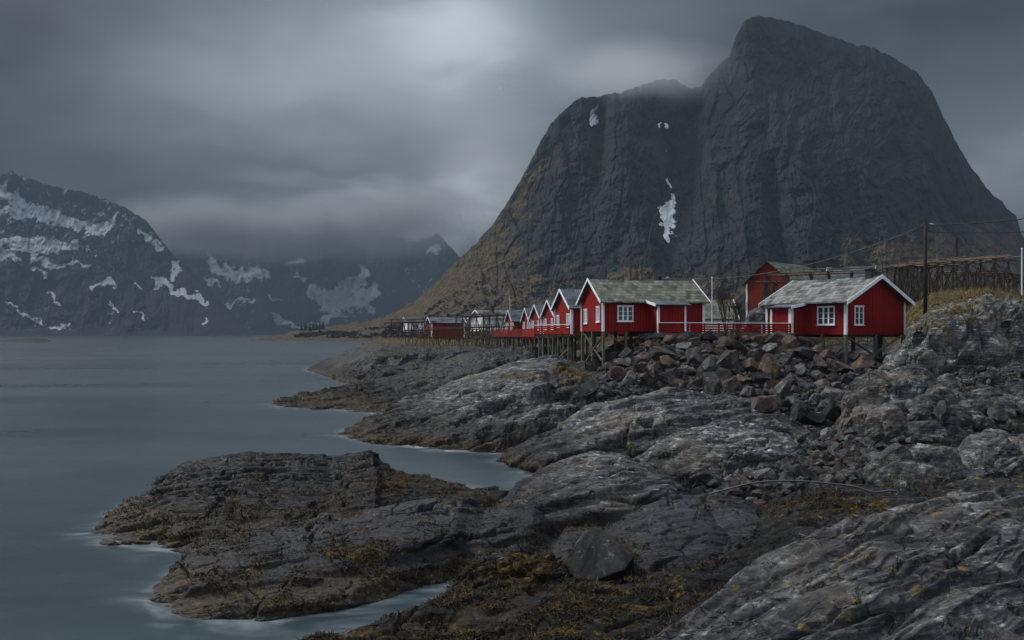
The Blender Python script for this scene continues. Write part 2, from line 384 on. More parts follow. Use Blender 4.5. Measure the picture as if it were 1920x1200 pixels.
M['skerry'] = simple('dark_islet_rock', (0.010, 0.010, 0.010), 0.9, .2, 0.4)
M['conifer'] = simple('dark_needles', (0.020, 0.030, 0.022), 0.9, 1.5, 0.5)
def roof_mat(name, c, course=0.46, moss=0.0, wid=0.46, dark=0.6):
    t = mat(name); p = obj_co(t); x, y, z = t.xyz(p)
    row = t.math('DIVIDE', z, course * 0.55); ri = t.math('FLOOR', row); rf = t.math('FRACT', row)
    cx = t.math('ADD', t.math('DIVIDE', x, wid), t.math('MULTIPLY', ri, 0.5)); ci = t.math('FLOOR', cx); cf = t.math('FRACT', cx)
    rnd = t.new('ShaderNodeTexWhiteNoise', {'Vector': t.comb(ri, ci, 0.0)}, noise_dimensions='2D').outputs['Value']
    edge = t.math('MAXIMUM', t.mapr(rf, 0.28, 0.0), t.mapr(t.math('ABSOLUTE', t.math('SUBTRACT', cf, 0.5)), 0.38, 0.5))
    n = t.noise(p, 1.3, 7, 0.7); n2 = t.noise(p, 9.0, 5, 0.6)
    col = t.vmath('SCALE', c, scale=t.math('MULTIPLY', t.mapr(rnd, 0, 1, 0.35, 1.75, False), t.mapr(n2, 0.3, 0.7, 0.75, 1.25)))
    col = t.mix(t.math('MULTIPLY', edge, dark), col, tuple(i * 0.2 for i in c))
    if moss: col = t.mix(t.mapr(n, 0.44, 0.64, 0, moss), col, (0.085, 0.090, 0.045))
    hh = t.math('ADD', t.math('MULTIPLY', edge, -1.0), t.math('MULTIPLY', rnd, 0.6))
    return fin(t, col, 0.7, t.bump(hh, 0.8, 0.035), 0.2)
M['roof_slate'] = roof_mat('mossy_slate_roof', (0.095, 0.102, 0.082), moss=0.55)
M['roof_grey'] = roof_mat('weathered_grey_slate_roof', (0.115, 0.119, 0.114), moss=0.15, dark=0.5)
M['roof_moss'] = roof_mat('pale_green_grey_roof', (0.095, 0.105, 0.085), moss=0.6)
M['roof_dark'] = roof_mat('dark_felt_roof', (0.050, 0.058, 0.072), course=0.5, wid=1.2, dark=0.2)
M['roof_plain'] = roof_mat('grey_sheet_roof', (0.085, 0.095, 0.10), course=0.6, wid=0.8, dark=0.2)
def blade_mat(name, stops):
    t = mat(name); p = pos(t); n = t.noise(p, 1.2, 6, 0.7); m = t.noise(p, 14.0, 3, 0.6)
    return fin(t, t.ramp(t.math('ADD', t.math('MULTIPLY', n, 0.55), t.math('MULTIPLY', m, 0.45)), stops), 0.8, None, 0.2)
M['grass'] = blade_mat('dry_grass', [(0.40, (0.030, 0.024, 0.011)), (0.5, (0.095, 0.070, 0.030)), (0.64, (0.23, 0.175, 0.085))])
M['weed'] = blade_mat('seaweed', [(0.44, (0.010, 0.008, 0.004)), (0.54, (0.028, 0.018, 0.007)), (0.66, (0.14, 0.088, 0.016))])

# ---------------------------------------------------------------- shore rock: masses between a foot line and a crest line
# every mass is laid out by (photo column, photo row, distance in metres) of its crest and of its foot; "w" = foot at the water
def wy(py): return H * F / (py - PY0)
MASSES = [
 # name, crest, foot, power, back slope, tone, blue, grass, weed, roughness, strata angle
 ('seabed', [(-900, 625, 1), (3000, 625, 1)], None, 0, 0, 1, 0, 0, 0, 1, 0),
 ('slab', [(1120, 1290, 13.6), (1200, 1200, 13.9), (1290, 1130, 14.5), (1400, 1060, 15), (1500, 1012, 15.5), (1600, 968, 16), (1680, 948, 16.6), (1760, 930, 17), (1850, 920, 17.6), (1920, 916, 18), (2300, 905, 20)],
          [(1120, 1330, 11.2), (1200, 1400, 10.4), (1400, 1420, 10), (1700, 1440, 9.6), (1920, 1440, 9.4), (2300, 1440, 9)], 1.6, 1.1, 1.25, .10, 0, 0, 1.05, 32),
 ('weed_bank', [(540, 1215, 21.0), (600, 1192, 21.6), (700, 1166, 21.9), (800, 1128, 22.6), (870, 1102, 23.6), (960, 1088, 24), (1100, 1085, 24), (1220, 1092, 23.5), (1330, 1085, 22.5), (1420, 1040, 22)],
          [(540, 1240, 'w'), (600, 1215, 'w'), (700, 1230, 'w'), (800, 1260, 'w'), (1000, 1300, 18), (1300, 1320, 17.5), (1420, 1300, 17)], 2.0, .8, 0.8, 0, 0, .24, 0.8, 10),
 ('weedy_boulder', [(880, 1050, 25.8), (905, 1036, 26), (950, 1030, 26.2), (985, 1046, 26.2), (1020, 1038, 26.3), (1048, 1050, 26.2)],
          [(885, 1100, 25.0), (900, 1112, 24.7), (960, 1118, 24.5), (1045, 1112, 24.5)], 2.6, 1.4, 1.0, .1, 0, .52, .5, 60),
 ('blue_bench', [(1000, 1035, 29), (1020, 1003, 30), (1065, 986, 30.5), (1130, 976, 31), (1190, 952, 31.5), (1235, 936, 32), (1320, 922, 33), (1400, 922, 33.4), (1450, 930, 33.4), (1520, 955, 33), (1600, 972, 32), (1660, 985, 31)],
          [(1000, 1060, 27), (1060, 1090, 26), (1200, 1115, 24.8), (1300, 1135, 24), (1400, 1140, 23.6), (1660, 1140, 22)], 2.1, .7, .85, .6, 0, .12, 0.6, 20),
 ('tide_ridge', [(285, 1112, 26.4), (318, 1072, 28), (350, 1030, 29), (440, 1002, 30), (520, 986, 31), (600, 968, 31.6), (700, 952, 32), (800, 938, 32.5), (862, 932, 32.6), (905, 950, 32.4), (960, 944, 32.4), (1005, 950, 32), (1040, 985, 31)],
          [(270, 1125, 'w'), (300, 1150, 'w'), (340, 1160, 'w'), (450, 1168, 'w'), (550, 1160, 'w'), (650, 1140, 'w'), (750, 1115, 'w'), (830, 1095, 'w'), (880, 1065, 28.5), (960, 1062, 28), (1040, 1040, 28)], 2.3, .8, .55, .5, 0, .10, 0.62, 12),
 ('island', [(160, 1000, 34), (180, 982, 35.4), (215, 953, 37.6), (262, 926, 39.5), (290, 898, 42), (332, 870, 44), (400, 853, 46), (462, 845, 47), (520, 850, 47), (565, 853, 47), (620, 860, 47), (682, 850, 47), (706, 848, 47), (718, 866, 46.4), (752, 880, 45.5), (822, 896, 44), (880, 906, 42.5), (930, 914, 41), (965, 920, 40)],
          [(160, 1004, 'w'), (200, 1020, 'w'), (290, 1030, 'w'), (400, 1040, 30.5), (600, 1000, 32), (965, 960, 33)], 1.9, .7, .48, .25, 0, .16, 0.75, 14),
 ('pale_dome', [(925, 930, 37.5), (962, 905, 38.5), (1018, 880, 39.5), (1078, 855, 40), (1122, 845, 40), (1162, 848, 40), (1202, 864, 40), (1262, 888, 39), (1302, 912, 38), (1345, 932, 37)],
          [(925, 955, 35), (1000, 1000, 32.5), (1100, 1010, 32), (1200, 995, 32), (1345, 950, 34)], 3.2, 1.0, 2.4, .15, 0, .0, 0.5, 40),
 ('right_rounds', [(1622, 885, 34.5), (1640, 850, 36), (1682, 833, 37), (1742, 840, 37.4), (1800, 845, 37.4), (1832, 815, 39), (1872, 803, 40), (1930, 803, 40), (2300, 790, 41)],
          [(1622, 915, 32.6), (1700, 952, 30.8), (1800, 950, 31), (1930, 945, 31), (2300, 940, 31)], 3.4, .8, 1.6, .1, 0, .0, 0.42, 70),
 ('grey_mound', [(1185, 862, 44), (1230, 822, 46), (1282, 800, 47), (1350, 790, 47.5), (1430, 800, 47), (1500, 815, 46), (1525, 842, 44), (1600, 868, 42)],
          [(1185, 885, 42), (1260, 915, 39.5), (1360, 925, 38.5), (1450, 915, 39), (1600, 890, 40)], 3.0, .8, 2.2, .05, 0, .1, 0.5, 25),
 ('left_flank', [(945, 852, 53.5), (1000, 816, 56), (1060, 795, 57), (1102, 760, 58.5), (1182, 740, 59), (1252, 724, 59), (1332, 735, 58.5), (1402, 750, 57.5), (1452, 766, 56.5), (1502, 782, 55), (1600, 800, 53)],
          [(945, 868, 'w'), (975, 882, 'w'), (1010, 900, 'w'), (1080, 905, 46.2), (1150, 900, 46), (1250, 880, 46.5), (1340, 850, 48), (1600, 840, 47)], 2.3, .6, 1.9, .1, .0, .0, 0.78, 35),
 ('mid_slab', [(632, 812, 68.5), (700, 780, 74), (762, 750, 79), (832, 730, 81), (902, 700, 84), (962, 680, 86), (1050, 671, 84), (1105, 680, 80), (1160, 705, 74)],
          [(632, 816, 'w'), (700, 833, 'w'), (790, 838, 'w'), (862, 846, 'w'), (950, 852, 'w'), (1000, 850, 56.5), (1080, 820, 58), (1160, 780, 58)], 2.5, .4, 1.7, .1, .02, .0, 0.8, 28),
 ('mid_point', [(510, 756, 97), (532, 745, 103), (602, 733, 112), (702, 713, 124), (802, 690, 128), (872, 665, 130), (932, 655, 128), (1005, 648, 120), (1100, 650, 112)],
          [(510, 762, 'w'), (602, 768, 'w'), (682, 774, 'w'), (760, 775, 84), (1100, 700, 86)], 1.9, .35, 0.6, .1, .08, .05, 1.0, 18),
 ('back_point', [(578, 690, 195), (622, 668, 205), (662, 653, 212), (712, 633, 218), (745, 633, 218), (802, 634, 215), (902, 636, 205), (1005, 638, 195), (1100, 640, 180)],
          [(578, 696, 'w'), (642, 718, 'w'), (702, 722, 'w'), (800, 712, 132), (1100, 680, 130)], 2.0, .12, 0.6, .1, .22, .0, 1.0, 20),
 ('bank', [(1050, 690, 72), (1130, 690, 71.5), (1185, 660, 71.5), (1225, 632, 71), (1480, 630, 74), (1530, 652, 74), (1590, 686, 71), (1640, 678, 73), (1700, 655, 76), (1760, 640, 78)],
          [(1050, 690, 64), (1150, 740, 58.5), (1300, 772, 56), (1450, 800, 54), (1620, 800, 53), (1760, 780, 54)], 1.02, .0, .7, .0, .10, .0, .5, 0),
 ('big_shoulder', [(1585, 765, 51), (1600, 720, 54), (1640, 698, 55.5), (1702, 688, 56.5), (1732, 690, 57), (1760, 715, 56)],
          [(1585, 800, 48), (1650, 815, 46.5), (1760, 800, 47.5)], 2.4, .9, 1.3, .05, 0.12, .0, 0.4, 60),
 ('right_steps', [(1640, 800, 46), (1700, 775, 47), (1745, 735, 50), (1760, 712, 52), (1800, 712, 52), (1812, 735, 50.5), (1850, 738, 50.5), (1930, 730, 51), (2300, 715, 52)],
          [(1640, 830, 43), (1750, 830, 43), (1850, 830, 43), (2300, 830, 43)], 2.0, .5, 1.4, .05, 0.22, .0, 0.65, 15),
 ('rear_steps', [(1755, 712, 58), (1800, 690, 60), (1850, 688, 61), (1930, 680, 62), (2300, 670, 63)],
          [(1755, 735, 54.5), (1850, 750, 53), (2300, 750, 53)], 1.5, .5, .95, .0, 0.2, .0, 1.1, 10),
 ('cliff', [(1698, 632, 66), (1712, 603, 68), (1742, 585, 69), (1790, 572, 70), (1850, 560, 71), (1905, 560, 71), (1930, 585, 71), (2300, 590, 72)],
          [(1698, 700, 60), (1742, 722, 58.5), (1800, 722, 58.5), (1870, 705, 60), (1930, 690, 61), (2300, 690, 61)], 2.4, .3, 1.9, .05, 0.36, .0, 0.75, 80),
 ('grass_hill', [(1690, 600, 95), (1712, 572, 95), (1752, 548, 95), (1802, 540, 95), (1852, 540, 95), (1932, 548, 95), (2300, 565, 96)],
          [(1690, 640, 88), (1742, 588, 71), (1850, 562, 72), (1930, 590, 72), (2300, 600, 72)], 1.3, .03, .95, .0, .80, .0, .35, 0),
 ('village', [(990, 662, 130), (1090, 655, 100), (1125, 645, 98), (1190, 634, 90), (1230, 628, 84), (1340, 625, 84), (1500, 625, 84), (1540, 640, 94), (1700, 632, 94), (2300, 615, 84)],
          [(990, 670, 110), (1090, 690, 78), (1125, 680, 86), (1190, 672, 82), (1230, 636, 75.5), (1480, 636, 76), (1540, 682, 86), (1700, 668, 88), (2300, 640, 78)], 1.2, .0, .9, .0, .5, .0, .25, 0),
 ('knoll', [(1395, 604, 90), (1405, 583, 91), (1425, 575, 92), (1450, 580, 92), (1470, 604, 91)],
          [(1395, 622, 86), (1430, 626, 85), (1470, 622, 86)], 2.4, .8, 1.0, .05, .10, .0, .6, 60),
 ('gravel', [(980, 905, 46), (1200, 880, 48), (1320, 850, 50), (1450, 800, 53), (1640, 790, 53), (1800, 770, 54), (2300, 740, 56)],
          [(980, 1010, 33), (1200, 1090, 24), (1700, 1200, 16), (2300, 1250, 15)], 1.1, .05, .45, .1, .0, .16, .8, 0),
]
NAMES = [m[0] for m in MASSES]
def _prep(pts):
    px = np.array([p[0] for p in pts], float)
    Y = np.array([wy(p[1]) if p[2] == 'w' else p[2] for p in pts], float)
    z = np.array([0.0 if p[2] == 'w' else Z_(p[1], p[2]) for p in pts], float)
    return px, Y, z
CLIFF = dict(slab=.10, weed_bank=.25, weedy_boulder=.5, blue_bench=.30, tide_ridge=.45, island=.28, pale_dome=.42, right_rounds=.55, grey_mound=.45, left_flank=.50, mid_slab=.55, mid_point=.35, back_point=.35, big_shoulder=.5, right_steps=.55, rear_steps=.4, cliff=.5, knoll=.5)
PREP = [None if m[2] is None else (_prep(m[1]), _prep(m[2])) for m in MASSES]
def base_height(X, Y, want_id=False):
    X = np.asarray(X, float); Y = np.asarray(Y, float)
    # meandering columns so that outlines do not run straight between the layout points
    wob = 14.0 * fbm(X * 0.18 + 3, Y * 0.18, 3, 51) * np.clip(30 / Y, 0.25, 1.2)
    px = 960 + F * X / Y + wob
    best = np.full(X.shape, -2.2) - 0.25 * sstep(0, 40, 20 - X) ; bid = np.zeros(X.shape, np.int32); second = best - 1
    shp = X.shape; X = X.ravel(); Y = Y.ravel(); px_all = px.ravel(); best = best.ravel(); bid = bid.ravel(); second = second.ravel(); Y_all = Y; X_all = X
    for k, (m, pr) in enumerate(zip(MASSES, PREP)):
        if pr is None: continue
        (cp, cY, cz), (fp, fY, fz) = pr
        top = cz.max(); sel = np.nonzero((px_all > cp[0] - 6 * F / Y_all) & (px_all < cp[-1] + 6 * F / Y_all) & (Y_all > min(fY.min(), cY.min()) - (top + 2.5) / .9) & (Y_all < (1e9 if m[4] < .12 else cY.max() + (top + 2.5) / m[4])))[0]
        if len(sel) == 0: continue
        px = px_all[sel]; Y = Y_all[sel]; X = X_all[sel]; B0 = best[sel]; S0 = second[sel]
        Yc = np.interp(px, cp, cY); zc = np.interp(px, cp, cz); Yf = np.interp(px, fp, fY); zf = np.interp(px, fp, fz)
        Yc = np.maximum(Yc, Yf + 0.3)
        t = (Y - Yf) / (Yc - Yf); p = m[3]
        cl = CLIFF.get(m[0], 0)
        if cl:
            cn = fbm(X * .10 + 3.1 * k, Y * .10, 2, 900 + k); tw = t + .08 * fbm(X * .35, Y * .35 + k, 2, 930 + k)
            cl = np.clip(cl * (1 + .7 * cn), .05, .8); wd = .07 + .05 * np.clip(cn, 0, 1)
            stp = .55 * sstep(0, wd, tw) + .45 * sstep(wd * 2.2, wd * 3.2, tw)
            prof = cl * stp * sstep(-.02, .05, t) + (1 - cl) * (1 - (1 - np.clip(t, 0, 1)) ** p)
        else: prof = 1 - (1 - np.clip(t, 0, 1)) ** p
        zin = zf + (zc - zf) * prof
        zfr = zf - 0.9 * np.maximum(Yf - Y, 0)
        zbk = -m[4] * np.maximum(Y - Yc, 0)
        z = np.where(t < 0, zfr, zin + zbk)
        off = np.maximum(cp[0] - px, 0) + np.maximum(px - cp[-1], 0)
        z = z - 1.1 * off * Y / F
        hit = z > B0
        second[sel] = np.where(hit, B0, np.maximum(S0, z))
        best[sel] = np.where(hit, z, B0); bid[sel] = np.where(hit, k, bid[sel])
    best = best.reshape(shp); bid = bid.reshape(shp); second = second.reshape(shp)
    if want_id: return best, bid, second
    return best
_par = lambda i: np.array([float(m[i]) for m in MASSES])
A_TONE, A_BLUE, A_GRASS, A_WEED, A_ROUGH, A_ANG = [_par(i) for i in (5, 6, 7, 8, 9, 10)]
def lod(wave, sp): return sstep(1.8, 4.5, wave / sp)
def build_zone(y0, y1, rows, px0, px1, cols, power=1.0):
    u = np.linspace(0, 1, rows)
    Yr = np.exp(np.log(y0) + (np.log(y1) - np.log(y0)) * u)
    pxs = np.linspace(px0, px1, cols)
    PX, Y = np.meshgrid(pxs, Yr); X = (PX - 960) / F * Y
    z, bid, second = base_height(X, Y, True)
    sp = np.maximum((px1 - px0) / cols * Y / F, Y * (np.log(y1) - np.log(y0)) / rows).astype(np.float32)
    rough = A_ROUGH[bid]; ang = np.radians(A_ANG[bid])
    Xf = X.astype(np.float32); Yf = Y.astype(np.float32); zf = z.astype(np.float32)
    w1 = fbm(Xf * .11, Yf * .11, 2, 3) ; w2 = fbm(Xf * .35, Yf * .35, 3, 9)
    angw = ang + 0.5 * w1
    # per-mass discontinuities are wanted: each outcrop has its own grain
    ca, sa = np.cos(angw), np.sin(angw)
    U = (Xf * np.cos(ang) + Yf * np.sin(ang)) + .6 * zf; V = (-Xf * np.sin(ang) + Yf * np.cos(ang)) + zf * np.where(bid == NAMES.index('slab'), .45, 1.8).astype(np.float32) + 0.35 * w2 + 0.8 * w1
    isl = (bid == NAMES.index('slab')); U = U * np.where(isl, .42, np.where(np.isin(bid, [NAMES.index(q) for q in ('mid_slab', 'mid_point', 'left_flank', 'back_point')]), .6, 1)).astype(np.float32)
    d = 0.24 * fbm(Xf * .24, Yf * .24, 3, 20) * lod(4, sp)
    dj = 0
    # blocks with tilted tops and deep joints, two sizes
    for (sz, amp, grv, sd) in ((3.6, .26, .75, 61), (1.5, .12, .34, 67), (.62, .045, .13, 71)):
        f1, f2, cid, cx, cy = worley(U / sz * .62 + .5 * w2, V / sz + .5 * w1, sd)
        tilt = (_r1[cid] - .5) + (_r2[cid] - .5) * cx * 1.6 + (_r3[cid] - .4) * cy * 2.2
        d = d + lod(sz * .8, sp) * amp * tilt; dj = dj + lod(sz * .6, sp) * grv * (1 - sstep(0.0, .075, f2 - f1)) * sstep(-.35, .15, w2)
    # folded foliation: long rounded ribs with sharp furrows
    for (lu, lv, amp, sd) in ((8.0, 1.30, .20, 80), (4.2, .50, .07, 84), (1.8, .19, .03, 88)):
        b = np.abs(pn(U / lu, V / lv, sd)) * 2
        d = d + amp * (np.minimum(b, .5) * 1.6 - .5) * lod(lv, sp)
    # overlapping sheets: a slow rise across the grain, then a sharp drop
    for (lv, amp, sd) in ((1.9, .48, 601), (.74, .30, 605), (.27, .10, 609)):
        amp = amp * np.where(isl, 1.5 if lv < 1 else .8, 1).astype(np.float32)
        s_ = V / lv + 1.0 * pn(U / (lv * 6), V / (lv * 4), sd) + .22 * pn(U / lv, V / lv, sd + 1); fr = s_ - np.floor(s_)
        act = sstep(-.25, .25, pn(U / (lv * 3.5), V / (lv * 2.5), sd + 2))
        d = d + amp * act * (np.where(fr < .12, fr / .12, (1 - fr) / .88) - .5) * lod(lv * .6, sp)
    d = d + .06 * fbm(Xf * 1.9, Yf * 1.9 + zf, 3, 93) * lod(.55, sp) + .03 * fbm(Xf * 9, Yf * 9 + zf * 3, 2, 97) * lod(.11, sp)
    d = (d * rough - dj * np.minimum(1, .45 + .55 * rough)) * .62
    # crevice where two masses meet
    gap = zf - second.astype(np.float32)
    d = d - .55 * (1 - sstep(0, .7, gap)) * rough
    # water-worn pillows parted by deep joints, on the rounded outcrops
    pil = np.zeros(len(NAMES), np.float32)
    for nm_, a_ in (('right_rounds', 1.0), ('right_steps', .8), ('rear_steps', .6), ('big_shoulder', .45), ('grey_mound', .3), ('cliff', .7), ('gravel', .25), ('blue_bench', .3), ('weed_bank', .35)): pil[NAMES.index(nm_)] = a_
    wx3 = Xf + .5 * w2; f1, f2, cid, cx, cy = worley(wx3 / 3.4, Yf / 4.2 + .25 * w1, 777)
    d = d + pil[bid] * (.85 * np.sqrt(np.clip(f2 - f1, 0, 1)) - .45 + .5 * (_r1[cid] - .5)) * lod(2, sp) * 1.25
    f1, f2, cid, cx, cy = worley(wx3 / 1.3, Yf / 1.6, 781); d = d + pil[bid] * .22 * (np.sqrt(np.clip(f2 - f1, 0, 1)) - .6 + .8 * (_r1[cid] - .5)) * lod(1, sp)
    sc = np.clip(Y / 42.0, .60, 1.5)     # near rocks carry smaller relief
    d = d * sc
    P = np.stack([X, Y, z], -1).astype(np.float32)
    du = np.gradient(P, axis=0); dv = np.gradient(P, axis=1)
    N = np.cross(dv, du); N /= np.linalg.norm(N, axis=-1, keepdims=True) + 1e-9
    N[..., 2] = np.maximum(N[..., 2], .25); N /= np.linalg.norm(N, axis=-1, keepdims=True)
    P = P + N * d[..., None]
    return dict(P=P, bid=bid, px=pxs, Y=Yr, N=N, slope=N[..., 2])
def zone_attrs(Z):
    P, bid = Z['P'], Z['bid']
    var = 1 + .10 * fbm(P[..., 0] * .3, P[..., 1] * .3, 2, 130)
    g = A_GRASS[bid] + .25 * (Z['slope'] - .8) * (A_GRASS[bid] > .05)
    wd = A_WEED[bid] + .0 * g
    # weed hollows seen on the island and below the bench
    px = 960 + F * P[..., 0] / P[..., 1]; py = PY0 + F * (H - P[..., 2]) / P[..., 1]
    for (cx, cy, rx, ry, a) in ((740, 905, 70, 16, .5), (500, 955, 160, 25, .3), (680, 1040, 120, 26, .45), (300, 1000, 70, 25, .35), (1560, 950, 120, 26, .55), (1110, 1140, 120, 40, .35), (960, 1070, 70, 18, .2)):
        wd = wd + a * np.exp(-((px - cx) / rx) ** 2 - ((py - cy) / ry) ** 2)
    for (cx, cy, rx, ry, a) in ((1080, 690, 48, 13, 1.0), (975, 707, 60, 8, .65), (1090, 715, 30, 14, .5), (1330, 640, 200, 7, .4), (1690, 705, 40, 10, .25), (1880, 770, 60, 20, .3), (1350, 640, 130, 8, .5), (830, 640, 130, 8, .7), (1610, 668, 110, 22, -.7), (1150, 668, 60, 22, -.6), (1780, 600, 60, 30, .15)):
        g = g + a * np.exp(-((px - cx) / rx) ** 2 - ((py - cy) / ry) ** 2)
    var = var * (1 + .25 * np.clip(fbm(P[..., 0] * .12 + 7, P[..., 1] * .12, 3, 135), -1, 1))
    return dict(tone=A_TONE[bid] * var, blue=A_BLUE[bid] + 0 * var, grass=g, weed=wd)
OUTCROPS = {
 'slab': 'long furrowed dark grey rock slab rising across the bottom right corner',
 'weed_bank': 'low rock bank covered in brown seaweed at the bottom edge, left of the furrowed slab',
 'weedy_boulder': 'tan rock block topped with brown weed, left of the flat pointed grey boulder',
 'blue_bench': 'blue grey rock bench with yellow lichen spots behind the flat pointed boulder',
 'tide_ridge': 'long bluish rock ridge with a tan barnacle foot, nearer half of the rocky islet',
 'island': 'dark layered rock hump with tan tide edge, farther half of the rocky islet',
 'pale_dome': 'pale cracked dome of rock at the right end of the still inlet',
 'right_rounds': 'smooth rounded grey rocks behind the end of the black pipe',
 'grey_mound': 'broad light grey rock mound below the foot of the boulder bank',
 'left_flank': 'crumpled pale grey rock flank running down to the head of the inlet',
 'mid_slab': 'wide sloping rock slab with a dark undercut foot, below the stilted cabins',
 'mid_point': 'low dark rock tongue reaching into the fjord behind the wide sloping slab',
 'back_point': 'farthest rock point, below the white house and the drying racks',
 'big_shoulder': 'big smooth grey rock shoulder below the right end of the right cabin',
 'right_steps': 'stepped grey rocks with grassy ledges at the right edge',
 'cliff': 'steep streaked rock bluff with dry grass, right of the right cabin',
 'knoll': 'small grey rock knoll in front of the tall red barn',
}
ZN = build_zone(8.2, 150.0, 1500, -160, 2130, 1240)
ZF = build_zone(150.0, 330.0, 150, 380, 2130, 500)
for Z in (ZN, ZF):
    at = zone_attrs(Z)
    qb = Z['bid'][:-1, :-1]; zmax = np.maximum.reduce([Z['P'][:-1, :-1, 2], Z['P'][1:, 1:, 2], Z['P'][1:, :-1, 2], Z['P'][:-1, 1:, 2]])
    vis = zmax > -1.6
    Z['faces'] = vis; Z['attrs'] = at
    done = np.zeros_like(vis)
    if Z is ZN:
        for k, nm in enumerate(NAMES):
            if nm in OUTCROPS:
                fm = vis & (qb == k); done |= fm
                if nm == 'back_point': BP = fm; 
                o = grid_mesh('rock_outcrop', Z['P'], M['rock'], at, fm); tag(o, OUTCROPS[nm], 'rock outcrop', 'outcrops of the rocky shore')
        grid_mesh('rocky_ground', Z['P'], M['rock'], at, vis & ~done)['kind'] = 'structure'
    else:
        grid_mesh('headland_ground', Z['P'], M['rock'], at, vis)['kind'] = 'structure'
tag(bpy.data.objects['rocky_ground'], 'dry grass and rubble ground between the rock outcrops and under the cabins', 'ground')
tag(bpy.data.objects['headland_ground'], 'grassy low ground behind the cabin row', 'ground')
def gz(X, Y):
    """height of the finished ground (highest displaced vertex close by)"""
    Z = ZN if Y < 149 else ZF
    j = int(np.clip(np.searchsorted(Z['px'], 960 + F * X / Y), 1, len(Z['px']) - 2)); i = int(np.clip(np.searchsorted(Z['Y'], Y), 1, len(Z['Y']) - 2))
    return float(np.median(Z['P'][i - 1:i + 2, j - 1:j + 2, 2]))

def gbid(X, Y):
    Z = ZN if Y < 149 else ZF
    j = int(np.clip(np.searchsorted(Z['px'], 960 + F * X / Y), 0, len(Z['px']) - 1)); i = int(np.clip(np.searchsorted(Z['Y'], Y), 0, len(Z['Y']) - 1))
    return NAMES[Z['bid'][i, j]]

# ---------------------------------------------------------------- water: sheet to the far shore, with foam where rock is near
def water():
    Yr = 1 / np.linspace(1 / 9.0, 1 / 5200.0, 620); pxs = np.linspace(-900, 2400, 620)
    PX, Y = np.meshgrid(pxs, Yr); X = (PX - 960) / F * Y
    zb = base_height(X, np.minimum(Y, 330), False); zb = np.where(Y > 330, -2, zb)
    foam = np.exp(-np.abs(zb + .10) / .60) * (.40 + .9 * sstep(-.1, .5, fbm(X * .07, Y * .07, 3, 140)))
    P = np.stack([X, Y, np.zeros_like(X)], -1)
    o = grid_mesh('water', P, M['water'], dict(foam=np.clip(foam, 0, 1)), smooth=True)
    tag(o, 'smooth grey blue fjord water with soft white wash along the rocks', 'water', kind='structure')
water()
ym = MB().box(-60, 60, -40, 9.3, -2.6, -2.2).build('seabed', M['b_dark']); ym['kind'] = 'structure'

